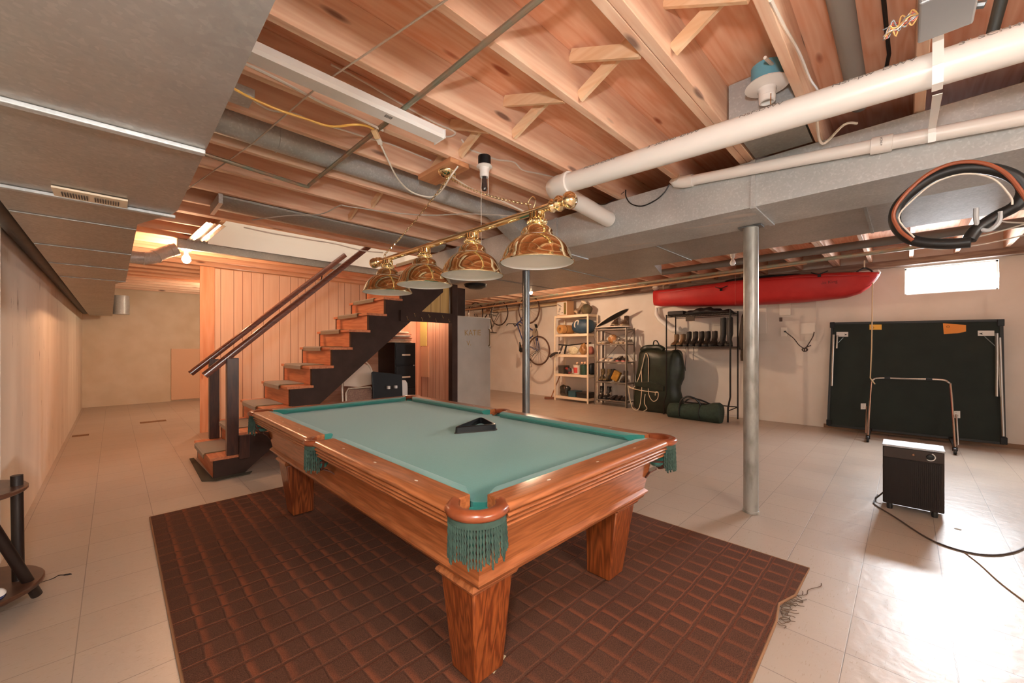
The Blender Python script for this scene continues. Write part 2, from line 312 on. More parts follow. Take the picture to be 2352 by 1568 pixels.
def panel_mat(name, c1, c2, groove, axis=0, pitches=(.19,)):
    m = wood(name, c1, c2, 2, .7, .6, 4); nt = m.node_tree; N = nt.nodes; L = nt.links; p = N['Principled BSDF']; src = p.inputs['Base Color'].links[0].from_socket
    tc = N.new('ShaderNodeTexCoord'); sp = N.new('ShaderNodeSeparateXYZ'); L.new(tc.outputs['Object'], sp.inputs[0]); last = src
    for off, pt in pitches:
        a = N.new('ShaderNodeMath'); a.operation = 'ADD'; a.inputs[1].default_value = off; L.new(sp.outputs[axis], a.inputs[0])
        q = N.new('ShaderNodeMath'); q.operation = 'PINGPONG'; q.inputs[1].default_value = pt/2; L.new(a.outputs[0], q.inputs[0])
        c = N.new('ShaderNodeMath'); c.operation = 'LESS_THAN'; c.inputs[1].default_value = .0035; L.new(q.outputs[0], c.inputs[0])
        mx = N.new('ShaderNodeMix'); mx.data_type = 'RGBA'; L.new(c.outputs[0], mx.inputs[0]); L.new(last, mx.inputs[6]); mx.inputs[7].default_value = S(groove); last = mx.outputs[2]
    L.new(last, p.inputs['Base Color']); return m

# ---------------------------------------------------------------- room shell
XL, XR, YB, YN, ZJ, ZD = -.48, 8.15, 12.5, -2.4, 2.57, 2.81
OX0, OX1, OY0, OY1 = .80, 3.75, 4.86, 5.98            # stairwell opening
struct('floor', MB().box(-1.0, XR+.1, YN-.1, YB+.1, -.1, 0), floor_mat(), smooth=0, label='off-white vinyl tile basement floor with worn patches', cat='floor')
dk = MB(); dk.box(-1.0, XR+.1, YN-.1, OY0, ZD, ZD+.03); dk.box(-1.0, XR+.1, OY1, YB+.1, ZD, ZD+.03); dk.box(-1.0, OX0, OY0, OY1, ZD, ZD+.03); dk.box(OX1, XR+.1, OY0, OY1, ZD, ZD+.03)
struct('ceiling', dk, plywood, smooth=0, label='reddish plywood subfloor above the open joists', cat='ceiling')
struct('wall_left', MB().box(XL-.1, XL, 3.86, YB, 0, ZD), left_wall_mat(), smooth=0, label='long white basement wall with peeling paint streaks', cat='wall')
struct('wall_left_recess', MB().box(-1.1, -1.0, YN, 3.96, 0, ZD).box(-1.0, XL-.1, 3.86, 3.96, 0, ZD), cream_wall, smooth=0, label='recessed brownish wall at the edge of the long white wall', cat='wall')
struct('wall_back', MB().box(XL-.1, XR+.1, YB, YB+.1, 0, ZD), cream_wall, smooth=0, label='cream painted wall at the far end under the duct', cat='wall')
struct('wall_near', MB().box(-1.1, XR+.1, YN-.1, YN, 0, ZD), white_wall, smooth=0, label='white basement wall behind the photographer', cat='wall')
WY0, WY1, WZ0, WZ1 = -.86, .015, 2.06, 2.45
w = MB().box(XR, XR+.12, YN, WY0, 0, ZD).box(XR, XR+.12, WY1, YB, 0, ZD).box(XR, XR+.12, WY0, WY1, 0, WZ0).box(XR, XR+.12, WY0, WY1, WZ1, ZD)
struct('wall_right', w, white_wall, smooth=0, label='white basement wall behind the kayak, shelves and folded game table', cat='wall')
wf = MB().box(XR+.07, XR+.11, WY0, WY1, WZ0, WZ0+.018).box(XR+.07, XR+.11, WY0, WY1, WZ1-.018, WZ1).box(XR+.07, XR+.11, WY0, WY0+.018, WZ0, WZ1).box(XR+.07, XR+.11, WY1-.018, WY1, WZ0, WZ1)
win = struct('window_1', wf, white_paint, smooth=0, label='small bright basement window high on the white wall', cat='window')
pane = mat('daylit_pane', 'ffffff', .4, emit='e6f0ff', es=4); struct('pane', MB().box(XR+.085, XR+.09, WY0+.018, WY1-.018, WZ0+.018, WZ1-.018), pane, win, smooth=0)
struct('trim_1', MB().box(8.0, XR-.002, YN, YB-.01, 2.475, 2.565), oldwood, smooth=0, label='weathered wooden sill beam along the top of the white wall', cat='beam')
struct('baseboard_right', MB().box(XR-.012, XR-.001, -2.3, .95, 0, .06), mat('brown_baseboard', '8a6a4e', .6), smooth=0, label='low brown baseboard under the folded game table', cat='baseboard')
sw = MB().box(OX0, OX1, OY1-.012, OY1, 2.545, 5.0).box(OX0, OX1, OY0, OY0+.012, 2.8, 5.0).box(OX0-.012, OX0, OY0, OY1, 2.8, 5.0).box(OX1, OX1+.012, OY0, OY1, 2.8, 5.0).box(OX0, OX1, OY0, OY1, 5.0, 5.02)
struct('wall_stairwell', sw, drywall, smooth=0, label='white plaster stairwell wall above the staircase', cat='wall')
PY = 7.6
panelling = panel_mat('pink_panelling', 'f2d8c0', 'e8c8ac', '8a5a40', 0, ((.04,.41),(.21,.41),(.33,.82)))
struct('wall_panelled', MB().box(.98, 5.9, PY, PY+.05, 0, 2.52), panelling, smooth=0, label='pale wood panelled partition wall behind the staircase', cat='wall')
struct('trim_2', MB().box(.92, 1.10, PY-.02, PY-.0, 0, 2.53), wood('pink_pine', 'efb890', 'dd9a70', 2, .8, .6, 4, knots='a04a30'), smooth=0, label='knotty pine end board of the panelled partition wall', cat='trim')
hatch = struct('door_1', MB().box(.97, 1.75, YB-.03, YB-.002, .03, 1.26), mat('pink_hatch', 'e3bb9a', .7), smooth=0, bevel=.004, label='pale pink hatch board leaning on the cream end wall', cat='door')

# ---------------------------------------------------------------- joists and bridging
edges = [-1.32, -.89, -.46, -.03, .40, .82, 1.255, 1.76, 2.19, 2.57, 3.07, 3.53, 4.03, 4.46]
ords = 'first second third fourth fifth sixth seventh eighth ninth tenth'.split()
def joist(y1, x0, x1, label, n=1):
    b = MB()
    for i in range(n): b.box(x0, x1, y1-.042-.044*i, y1-.044*i, ZJ, ZD-.001)
    return solo('ceiling_joist', b, lumber, label, 'joist', smooth=0, bevel=.003, group='exposed ceiling joists')
vis = [e for e in edges if e > .1]
for i, e in enumerate(edges):
    if e < .1: joist(e, -.98, 8.1, 'exposed ceiling joist that the grey junction box hangs against' if e > -.1 else 'ceiling joist at the right edge of the photo, %s beyond the grey junction box' % ords[int(round((-.03-e)/.43))-1])
    else:
        k = vis.index(e)
        nm = ['carrying the blue lampholder', 'made of two boards, next after the blue lampholder joist', 'crossed by the steel pipe near the top of the photo', 'just before the white light channel', 'just behind the white light channel', 'before the round metal duct', 'behind the round metal duct', 'behind the copper pipe bend', 'before the flat panned duct', 'behind the flat panned duct'][k]
        joist(e, -.46, 8.1, 'long exposed wooden ceiling joist ' + nm, 2 if k == 1 else 1)
joist(OY0, -.46, 8.1, 'doubled dark wooden header joist along the front of the stairwell', 2)
for e in (5.30, 5.73): joist(e, -.46, OX0-.02, 'short ceiling joist left of the stairwell, %s one' % ('nearer' if e < 5.5 else 'farther')); joist(e, OX1+.03, 8.1, 'ceiling joist right of the stairwell, %s one' % ('nearer' if e < 5.5 else 'farther'))
far = [6.07+.43*i for i in range(15)]
for i, e in enumerate(far): joist(e, -.46, 8.1, 'exposed ceiling joist beyond the stairwell, number %d from it' % (i+1), 2 if i == 0 else 1)
sj = MB().box(OX0-.042, OX0, OY0+.002, OY1, ZJ, ZD-.001); solo('stairwell_trimmer', sj, lumber_y, 'wooden trimmer board closing the left end of the stairwell', 'joist', smooth=0, bevel=.003)
pairs = [(.40,.82-.088), (.82,1.255-.042), (1.255,1.76-.042), (1.76,2.19-.042), (2.19,2.57-.042), (2.57,3.07-.042), (3.07,3.53-.042), (3.53,4.03-.042), (4.03,4.46-.042)]
bx = [1.66, 1.64, 1.66, 1.58, 1.60, 1.60, 1.60, 1.60, 1.60]
bay = ['beside the blue lampholder', 'just past the doubled joist', 'crossed by the steel pipe', 'beside the light channel', 'beside the black lampholder', '', 'behind the round duct', 'near the copper bend', 'beside the flat pan duct']
for i, ((a, b), x) in enumerate(zip(pairs, bx)):
    if i == 5: continue
    solo('bridging_strut', MB().bar((x, a+.004, ZJ+.035), (x, b-.004, ZD-.03), .06, .02, (1,0,0)), lumber_y, 'slanting wooden bridging strut rising away from the camera, ' + bay[i], 'strut', group='cross bridging between joists', smooth=0)
    solo('bridging_strut', MB().bar((x+.075, a+.004, ZD-.03), (x+.075, b-.004, ZJ+.035), .06, .02, (1,0,0)), lumber_y, 'slanting wooden bridging strut falling away from the camera, ' + bay[i], 'strut', group='cross bridging between joists', smooth=0)

# ---------------------------------------------------------------- camera, light
cam = bpy.data.cameras.new('camera'); cam.sensor_width = 36; cam.lens = FPX/2352*36; cam.shift_y = (CV-784)/2352; cam.clip_start = .05; cam.clip_end = 100
co = bpy.data.objects.new('camera', cam); COL.objects.link(co); co.location = EYE; co.rotation_euler = (PI/2, 0, YAW-PI/2); SC.camera = co
def lamp(name, kind, loc, power, col=(1,1,1), size=.05, rot=None, sy=None, spot=None):
    l = bpy.data.lights.new(name, kind); l.energy = power; l.color = col
    if kind == 'AREA':
        l.size = size
        if sy: l.shape = 'RECTANGLE'; l.size_y = sy
    else: l.shadow_soft_size = size
    o = bpy.data.objects.new(name, l); COL.objects.link(o); o.location = loc
    if rot: o.rotation_euler = rot
    return o
W = bpy.data.worlds.new('world'); SC.world = W; W.use_nodes = True; W.node_tree.nodes['Background'].inputs[0].default_value = (.85,.92,1,1); W.node_tree.nodes['Background'].inputs[1].default_value = 6
SC.view_settings.view_transform = 'Standard'; SC.view_settings.look = 'None'; SC.view_settings.gamma = 1; SC.view_settings.exposure = .95; SC.cycles.diffuse_bounces = 6; SC.cycles.sample_clamp_indirect = 6
lamp('photographer_flash', 'POINT', (-.14, -.02, 1.70), 54, (1,.98,.97), .06)
wl_ = lamp('window_daylight', 'AREA', (XR+.055, (WY0+WY1)/2, (WZ0+WZ1)/2), 58, (.9,.95,1), WZ1-WZ0-.03, (0, PI/2-math.radians(24), 0), WY1-WY0-.03); wl_.data.spread = math.radians(125)
lamp('stairwell_daylight', 'AREA', (2.2, 5.4, 4.9), 14, (1,.93,.85), 1.0)
lamp('rear_daylight_fill', 'AREA', (.6, YN+.05, 2.0), 95, (.97,.98,1), 1.6, (PI/2, 0, PI), .6)  # unseen daylight fill added behind the camera, no window is built there

lamp('passage_fill', 'POINT', (1.9, 9.9, 2.3), 42, (1,.80,.58), .05)  # unseen lamp added to brighten the far passage walls
# ---------------------------------------------------------------- sheet-metal ducts
d = thing('supply_duct', 'large galvanised flat duct running along the left wall at head height', 'duct', (0, 5, 1.96), 'sheet metal ducts')
ol = [(-.36,-2.35),(.215,-2.35),(.218,2.50),(.205,2.58),(.09,2.93),(.085,5.60),(.012,5.85),(-.02,12.0),(-.36,12.0)]
build('duct_body', MB().prism(ol, 'z', 1.96, 2.555), zinc_brown, d, smooth=0)
for y in (1.69, 2.60): build('drive_seam', MB().obox((-.07, y, 1.952), .575, .03, .014, (0,0,-.06 if y < 2 else 0)), zinc, d, smooth=0, bevel=.003)
for y, x1 in ((3.05,.088),(3.9,.088),(4.7,.087),(5.55,.085)): build('joint_lip', MB().box(-.355, x1, y, y+.012, 1.953, 1.958), zinc_dull, d, smooth=0)
rg = build('register', MB().box(-.18,.045,2.455,2.59,1.948,1.957), beige_plastic, d, smooth=0, bevel=.002, label='beige slotted air register')
lv = MB()
for i in range(22):
    if i in (10, 11): continue
    lv.box(-.155+i*.008, -.1515+i*.008, 2.49, 2.555, 1.944, 1.9475)
build('slot_shade', lv, mat('slot_shadow', '5b4e42', .8), rg, smooth=0)  # dark strips paint the shade inside the register slots
solo('drain_pipe', MB().tube([(-.418, 2.9, 2.03), (-.418, 11.9, 2.03)], .055, 16), mat('black_iron_pipe', '38332f', .5, .5, '4a423b', 6), 'black iron pipe between the left wall and the flat duct', 'pipe')
e = thing('duct_elbow', 'shiny round duct elbow leaving the left duct beside the stair bulb', 'duct', (.4, 6.05, 2.3), 'sheet metal ducts')
build('elbow_tube', MB().tube([(.10,5.9,2.27),(.24,5.9,2.27),(.30,5.92,2.29),(.40,5.98,2.37),(.48,6.0,2.42),(.52,6.0,2.44)], .068, 16), zinc, e)
build('elbow_bead', MB().torus((.235,5.9,2.27), .069, .005, (1,0,0)).torus((.33,5.935,2.31), .069, .005, (1,.6,.8)).torus((.47,5.995,2.415), .069, .005, (1,0,.4)), zinc, e)
build('branch_run', MB().box(.52, 3.3, 5.995, 6.055, 2.455, 2.56), zinc_dull, e, smooth=0)
rc = thing('round_takeoff', 'short round metal collar at the far end of the left duct', 'duct', (.1, 11.8, 2.0), 'sheet metal ducts')
build('collar', MB().lathe([(.125,0),(.13,.03),(.125,.06),(.13,.09),(.125,.12),(.13,.15),(.125,.4)], (.115,11.9,2.0), 20, (0,0,1), True), zinc, rc)
solo('foil_sheet', MB().loft([[(.66+.006*math.sin(i*2.2)+i*.017, 5.0, 2.562-.008*(i%2)), (.60+.006*math.sin(i*2.2)+i*.018, 5.96, 2.552-.014*(i%2))] for i in range(11)], False, False), mat('crinkled_foil', 'd8d4cc', .22, 1, bump=.3, scale=20), 'crinkled bright foil sheet under the joists above the stair bulb', 'foil')
rd = thing('round_duct', 'round galvanised duct slung between joists above the table lamp', 'duct', (1.4, 2.8, 2.5), 'sheet metal ducts')
build('round_tube', MB().tube([(.25,2.90,2.662),(2.62,2.90,2.662)], .088, 20), zinc, rd)
for x in (.75, 1.75): build('tube_joint', MB().torus((x,2.90,2.662), .0885, .004, (1,0,0), 28), zinc, rd)
build('boot', MB().loft([[(2.62,2.90+.088*math.cos(t),2.662+.088*math.sin(t)) for t in [2*PI*i/16 for i in range(16)]], [(2.80,2.88+.11*max(-1,min(1,1.5*math.cos(t))),2.60+.075*max(-1,min(1,1.5*math.sin(t)))) for t in [2*PI*i/16 for i in range(16)]], [(3.045,2.88+.11*max(-1,min(1,1.5*math.cos(t))),2.48+.075*max(-1,min(1,1.5*math.sin(t)))) for t in [2*PI*i/16 for i in range(16)]]]), zinc, rd)
pd = thing('panned_duct', 'flat sheet metal pan closing a joist bay behind the round duct', 'duct', (1.7, 4.2, 2.52), 'sheet metal ducts')
build('pan', MB().loft([[(x,4.04,2.55),(x,4.08,2.525),(x,4.22,2.50),(x,4.36,2.525),(x,4.41,2.55),(x,4.41,2.568),(x,4.04,2.568)] for x in (.64,1.6,2.9)]), zinc_dull, pd)
build('end_flange', MB().box(.61,.64,4.02,4.43,2.49,2.57), zinc, pd, smooth=0)
pale_scrape = mat('pale_scrape', 'c9c4bf', .7)
bd = thing('trunk_duct', 'big galvanised trunk duct crossing the ceiling beside the white drain pipe', 'duct', (3.33, 1.2, 2.25), 'sheet metal ducts')
build('duct_body', MB().box(3.06,3.60,-2.35,4.78,2.25,2.565), zinc, bd, smooth=0, bevel=.004)
for y in (-.9,.72,2.42,4.0): build('joint_band', MB().box(3.05,3.06,y,y+.03,2.247,2.566).box(3.05,3.6,y,y+.03,2.24,2.25), zinc, bd, smooth=0)
sc_ = None
for (y, x, w, h) in ((1.05,3.3,.02,.25),(.85,3.2,.04,.12),(1.75,3.42,.02,.16)): build('scrape_mark', MB().ell((x,y,2.2495), w, h, .0008, 12, 6, (0,0,.3)), pale_scrape, bd)
fd = thing('return_duct', 'wide flat return duct hung low behind the trunk duct', 'duct', (4.4, 1, 2.3), 'sheet metal ducts')
build('duct_body', MB().prism([(3.64,-2.35),(4.70,-2.35),(4.70,2.2),(5.35,2.40),(5.35,7.4),(3.80,7.4),(3.80,6.1),(3.64,4.6)], 'z', 2.305, 2.43), zinc_brown, fd, smooth=0)
for y, a, b in ((1.75,3.66,4.69),(.2,3.66,4.69),(3.1,3.66,5.34),(4.3,3.66,5.34)): build('joint_lip', MB().box(a,b,y,y+.02,2.297,2.304), zinc_dull, fd, smooth=0)
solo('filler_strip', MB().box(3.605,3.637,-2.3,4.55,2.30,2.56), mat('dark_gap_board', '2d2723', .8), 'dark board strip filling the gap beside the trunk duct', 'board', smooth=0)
bb = thing('bay_boot', 'square sheet metal boot in the bay behind the blue lampholder', 'duct', (2.78, .55, 2.6), 'sheet metal ducts')
build('boot_face', MB().box(2.50,2.53,.405,.725,2.58,2.805), zinc, bb, smooth=0)
build('boot_throat', MB().loft([[(2.53,.41,2.58),(2.53,.72,2.58),(2.53,.72,2.80),(2.53,.41,2.80)],[(3.05,.41,2.57),(3.05,.72,2.57),(3.05,.72,2.80),(3.05,.41,2.80)]]), zinc_dull, bb, smooth=0)
solo('side_duct', MB().box(2.42,3.02,-.86,-.50,2.60,2.805).box(2.52,2.94,-.83,-.53,2.50,2.60), mat('dark_duct', '4d504f', .5, .5), 'dark grey duct section at the top right corner of the ceiling', 'duct', smooth=0, bevel=.006)

# ---------------------------------------------------------------- pipes
def pipe(name, pts, r, m, label, cat='pipe', n=14, group=None): return solo(name, MB().tube(pts, r, n), m, label, cat, group)
bp = thing('drain_pipe', 'thick white plastic drain pipe slanting under the joists', 'pipe', (2.25, .7, 2.3), 'white plastic pipes')
A, B = V((2.25,1.78,2.455)), V((2.25,-2.2,2.29)); DD = (B-A).normalized()
build('pipe_run', MB().tube([A, B], .064, 24), pvc, bp)
build('elbow', MB().tube([A+DD*.10, A+DD*.02, A-DD*.03+V((.02,0,.004)), A-DD*.055+V((.06,0,.006)), A-DD*.06+V((.12,0,.006))], [.074,.074,.074,.072,.072], 20), pvc, bp)
build('elbow_hub', MB().lathe([(.064,-.012),(.078,-.01),(.078,.012),(.064,.014)], A+DD*.10, 24, DD).lathe([(.064,-.012),(.077,-.01),(.077,.012),(.064,.014)], A-DD*.06+V((.12,0,.006)), 24, (1,0,0)), pvc, bp)
build('branch_run', MB().tube([A-DD*.06+V((.12,0,.006)), A-DD*.06+V((.80,0,-.045))], .064, 20), pvc, bp)
def text(s, size, loc, ux, uz, m, parent=None, name='lettering', depth=.0004, label=None, cat=None):
    """raised printed lettering lying on a surface: ux runs along the line, uz is the letters' up"""
    cu = bpy.data.curves.new(name, 'FONT'); cu.body = s; cu.size = size; cu.extrude = depth; cu.align_x = 'CENTER'; cu.align_y = 'CENTER'
    t_ = bpy.data.objects.new(name, cu); COL.objects.link(t_); bpy.context.view_layer.update()
    me = bpy.data.meshes.new_from_object(t_.evaluated_get(bpy.context.evaluated_depsgraph_get())); bpy.data.objects.remove(t_); bpy.data.curves.remove(cu)
    me.name = name; me.materials.clear(); me.materials.append(m); o = _link(name, me)
    ux = V(ux).normalized(); uz = V(uz); uz = (uz-ux*uz.dot(ux)).normalized(); n = ux.cross(uz)
    M4 = Matrix((ux, uz, n)).transposed().to_4x4(); M4.translation = V(loc)
    if parent is not None: o.parent = parent; ROOT[o.name] = ROOT[parent.name]; M4 = ROOT[parent.name].inverted() @ M4
    o.matrix_local = M4
    return o
for s, y in (('FOAM CORE', 1.40), ('3" SCH40  DWV', .93), ('NSF-DWV', .50), ('NSF-pw  DWV', .10), ('3" SCH40', -.22)):
    t = (A.y-y)/(A.y-B.y); c = A+(B-A)*t; nn = V((-.72,0,.69)); up = V((.69,0,.72))
    text(s, .042, c+nn*.0645, DD, up, print_ink, bp, 'printed_lettering')
sp_ = thing('water_pipe', 'thin white plastic pipe running along the face of the trunk duct', 'pipe', (3.0, .4, 2.4), 'white plastic pipes')
A2, B2 = V((3.0,1.20,2.535)), V((3.0,-2.2,2.19)); D2 = (B2-A2).normalized()
build('pipe_run', MB().tube([A2, B2], .036, 18), pvc, sp_)
build('elbow', MB().tube([A2+D2*.09, A2+D2*.02, A2-D2*.03+V((0,0,.012)), A2-D2*.035+V((-.02,.0,.03))], .044, 16), pvc, sp_)
build('coupling', MB().lathe([(.037,-.045),(.045,-.043),(.045,.043),(.037,.045)], A2+D2*1.11, 20, D2), pvc, sp_)
text('4 INCH', .014, A2+D2*1.11+V((-.0455,0,.0)), (0,0,1), (0,1,0), black_ink, sp_, 'printed_lettering')
st1 = MB().tube([(2.17,-.075,2.57),(2.172,-.08,2.44),(2.178,-.085,2.34),(2.20,-.088,2.312),(2.25,-.088,2.30)], .003, 4)
def strap(pts, w, lab):
    b = MB()
    for p, q in zip(pts[:-1], pts[1:]): b.bar(p, q, w, .003, (0,1,0) if False else (1,0,0))
    return solo('hanger_strap', b, pvc, lab, 'strap', 'punched pipe straps', smooth=0)
strap([(2.178,-.085,2.60),(2.180,-.085,2.36),(2.205,-.085,2.302),(2.25,-.085,2.295)], .03, 'punched white strap holding up the thick drain pipe')
strap([(2.30,-.088,2.30),(2.955,-.094,2.42),(2.958,-.094,2.40),(2.97,-.094,2.355)], .028, 'second white strap tying the thin pipe to the thick one')
pp = [V((1.068,3.24,2.556)), V((1.066,3.27,2.552)), V((1.06,3.285,2.542)), V((1.04,3.28,2.538)), V((.40,3.19,2.538))]
pipe('steel_pipe', [V((1.10,-1.4,2.556))]+pp, .013, copper, 'narrow tarnished steel pipe crossing under the joists to a bend', n=10)
pipe('grey_conduit', [(5.0,.86,2.43),(5.0,.80,2.41),(5.0,-2.2,2.45)], .045, pvc_grey, 'grey plastic conduit under the return duct at the right')
pipe('iron_pipe', [(6.15,2.75,2.49),(6.15,-2.2,2.50)], .048, mat('grey_iron', '6f6a64', .6, .3), 'dark grey iron pipe in front of the far joist ends', n=12)
pipe('copper_pipe', [(6.9,9.5,2.43),(6.9,-.2,2.52),(6.9,-.24,2.55)], .026, copper, 'long copper pipe above the red kayak')
pipe('copper_pipe', [(6.95,9.8,2.33),(6.95,2.8,2.44),(6.95,1.0,2.50)], .02, mat('tan_copper', 'c79a74', .4, .5), 'thin tan copper pipe above the white shelving unit')
pipe('soil_pipe', [atx(1190,690,7.75), atx(1400,664,7.75), atx(1483,652,7.75)], .052, mat('cream_pipe', 'e9d9bd', .4), 'cream plastic soil pipe above the shelves by the far bulb')
pipe('soil_pipe', [(7.93,9.2,2.36),(7.93,6.2,2.41)], .042, mat('cream_pipe_dull', 'ddc8a4', .5), 'lower cream plastic pipe behind the bikes')
dp = thing('drain_stack', 'white plastic drain stack going down the wall behind the kayak end', 'pipe', (8.0, 3.6, 1.6), 'white plastic pipes')
build('upper_pipe', MB().tube([(8.02,3.32,2.46),(8.02,3.32,2.28),(8.02,3.42,2.2)], .05, 14), pvc, dp)
build('lower_pipe', MB().tube([(8.04,3.42,2.2),(8.05,3.72,2.15),(8.05,3.72,1.98),(8.05,3.66,1.88),(8.05,3.44,1.70)], .045, 14), pvc, dp)
build('trap', MB().tube([(8.05,3.46,1.72),(8.05,3.38,1.65),(8.05,3.22,1.66)], .06, 14), pvc, dp)
build('coupling', MB().tube([(8.02,3.32,2.44),(8.02,3.32,2.36)], .058, 14), mat('metal_band', '8f9092', .4, .7), dp)
solo('lamp_shade', MB().ell(tuple(atx(1387,668,7.25)), .10, .15, .045, 16, 8), mat('cream_enamel', 'eee2cc', .4), 'cream rounded lamp shade turned up against the pipes', 'shade')

# ---------------------------------------------------------------- wires and lampholders
def wire(pts, r, m, label, cat='cable', n=6): return solo('cable', MB().tube(pts, r, n), m, label, cat)
def cr(P, k=6):
    """smooth curve through points"""
    P = [V(p) for p in P]; o = []
    for i in range(len(P)-1):
        a, b, c, d_ = P[max(i-1,0)], P[i], P[i+1], P[min(i+2,len(P)-1)]
        for j in range(k):
            t = j/k; o.append(.5*((2*b)+(c-a)*t+(2*a-5*b+4*c-d_)*t*t+(3*b-a-3*c+d_)*t**3))
    return o+[P[-1]]
wire([(.98,.2,2.564), atz(1025,0,2.563), atz(735,195,2.563), atz(580,330,2.563), atz(420,442,2.563), (.36,4.4,2.563)], .004, mat('pale_cord', 'd9cdbd', .6), 'thin pale cord strung diagonally under the joists')
yc = thing('extension_cord', 'yellow extension cord with a tan socket end under the joists', 'cord', (.9, 2.4, 2.5))
build('cord', MB().tube(cr([atz(u,v,z) for u,v,z in ((528,198,2.50),(575,224,2.50),(640,252,2.49),(700,272,2.49),(760,290,2.49),(815,286,2.50),(845,290,2.53),(862,300,2.53))]), .006, 8), yellow_cable, yc)
build('socket_end', MB().bar(atz(858,297,2.53), atz(868,318,2.50), .03, .022), mat('tan_plug', 'd9b98c', .5), yc, bevel=.003)
wire(cr([aty(u,v,2.14) for u,v in ((555,143),(600,163),(650,188),(700,215),(740,236),(800,262),(850,285),(880,300))]), .007, white_cable, 'white cable stapled along the joist below the light channel')
wire(cr([aty(u,v,2.135) for u,v in ((760,148),(800,168),(850,196),(900,226),(950,255),(1000,282),(1040,300),(1045,308),(1030,314),(1012,311))]), .006, white_cable, 'white cable running to the end of the light channel')
wire(cr([aty(u,v,2.52) for u,v in ((578,228),(620,252),(680,262),(720,280),(780,296),(850,318),(900,332),(945,350),(990,368))]), .006, white_cable, 'white cable along the joist beside the yellow cord')
wire(cr([aty(u,v,2.145) for u,v in ((1060,320),(1078,342),(1103,352))]+[aty(u,v,2.145) for u,v in ((1140,366),(1180,372),(1200,390),(1235,398),(1272,406))]), .006, white_cable, 'white cable looping past the black lampholder to the drain pipe')
wire(cr([atz(u,v,2.47) for u,v in ((580,505),(660,495),(735,492),(780,472))]+[atz(u,v,2.47) for u,v in ((800,474),(900,488),(990,494),(1080,491),(1180,496))]), .005, mat('grey_cable', 'b9b0a6', .6), 'grey cable slung under the joists behind the round duct')
wire(cr([aty(u,v,4.80) for u,v in ((560,522),(620,535),(680,545),(720,552),(770,560),(830,575),(880,580))]), .007, white_cable, 'white cable along the dark header joist of the stairwell')
lc = thing('light_channel', 'white metal strip light channel without tubes fixed under the joists', 'light fitting', (.85, 1.93, 2.5))
build('channel', MB().prism([(1.865,2.540),(1.865,2.508),(1.875,2.493),(1.955,2.493),(1.965,2.508),(1.965,2.540)], 'x', .28, 1.33), white_paint, lc, smooth=0)
build('end_plate', MB().box(1.33,1.334,1.86,1.97,2.490,2.541), white_paint, lc, smooth=0)
lb = MB()
for i in range(7): lb.box(.985+i*.006, .988+i*.006, 1.89, 1.915, 2.4923, 2.4926)
build('rating_label', lb, black_ink, lc, smooth=0)
def lampholder(name, label, c, box_r, box_h, bm_, rp):
    t = thing('lampholder', label, 'light fitting', c, 'bare ceiling lampholders')
    build('junction_box', MB().lathe([(box_r*.2,0),(box_r,0),(box_r,-box_h),(box_r*.2,-box_h)], c, 16, (0,0,1), True), bm_, t, 30)
    z = c[2]-box_h
    build('base_plate', MB().lathe([(.01,0),(rp,-.001),(rp+.003,-.007),(rp*.6,-.016),(.036,-.02),(.034,-.03)], (c[0],c[1],z), 24, (0,0,1)), enamel, t)
    build('socket', MB().lathe([(.034,-.018),(.03,-.05),(.032,-.052),(.03,-.075),(.024,-.077),(.024,-.04)], (c[0],c[1],z), 20), enamel, t)
    return t, z
bk, z = lampholder('lampholder', 'white socket on a round black box with a dark bulb and pull string', (1.74, 1.99, 2.568), .042, .062, black_plastic, .05)
build('bulb', MB().lathe([(.012,-.07),(.016,-.09),(.018,-.12),(.02,-.15),(.014,-.165),(.002,-.168)], (1.74,1.99,z), 14), mat('smoky_bulb', '4d413c', .15, trans=.5), bk)
build('pull_string', MB().tube([(1.712,1.99,z-.06),(1.712,1.99,1.74)], .0014, 5).tube([(1.765,1.98,z-.06),(1.766,1.98,z-.19)], .002, 5), white_cable, bk)
bl, z = lampholder('lampholder', 'empty white socket on a bright blue plastic ceiling box', (2.36, .505, 2.735), .06, .075, mat('blue_box', '6fb0c4', .4), .08)
build('pull_chain', MB().tube([(2.33,.485,z-.06),(2.325,.485,z-.11)], .002, 5), brass, bl); bl.scale = (1.2, 1.2, 1.2)
wire(cr([aty(1757,132,.47), aty(1775,148,.47), V((2.33,.47,2.745)), V((2.42,.40,2.745)), aty(1850,165,.387), aty(1875,185,.37), aty(1890,215,.36)]), .0075, white_cable, 'stub of white cable beside the blue lampholder')
wire(cr([aty(1770,0,.352), aty(1800,60,.352), aty(1835,120,.352), aty(1860,180,.352), aty(1880,215,.352), V((2.75,.35,2.56)), V((2.95,.35,2.5)), V((2.92,.25,2.56)), V((3.0,.2,2.58))]), .007, white_cable, 'white cable hanging down the joist beyond the blue lampholder')
pipe('insulated_pipe', [V((1.3,.19,2.72)), V((3.04,.19,2.70))], .043, mat('grey_foam', '8d867e', .9), 'grey foam wrapped pipe in the bay right of the blue lampholder')
wire([V((1.45,-.02,2.79)), V((2.2,.07,2.785)), V((2.72,.06,2.76)), V((3.04,.1,2.72))], .009, black_rubber, 'black cable against the plywood at the upper right')
pipe('thin_conduit', [V((2.0,-.27,2.70)), V((3.03,-.27,2.68))], .02, mat('dark_conduit', '5b615c', .5, .5), 'thin dark conduit behind the grey junction box')
jb = thing('junction_box', 'open grey metal junction box with loose wires at the top right', 'electrical box', (1.98, -.09, 2.42))
build('box', MB().box(1.86,2.10,-.165,-.03,2.42,2.565), mat('grey_box_metal', '9d9fa0', .45, .4), jb, smooth=0, bevel=.006)
build('cover', MB().box(1.852,1.86,-.16,-.035,2.425,2.56), mat('pale_box_cover', 'b9b9b8', .45, .3), jb, smooth=0, bevel=.002)
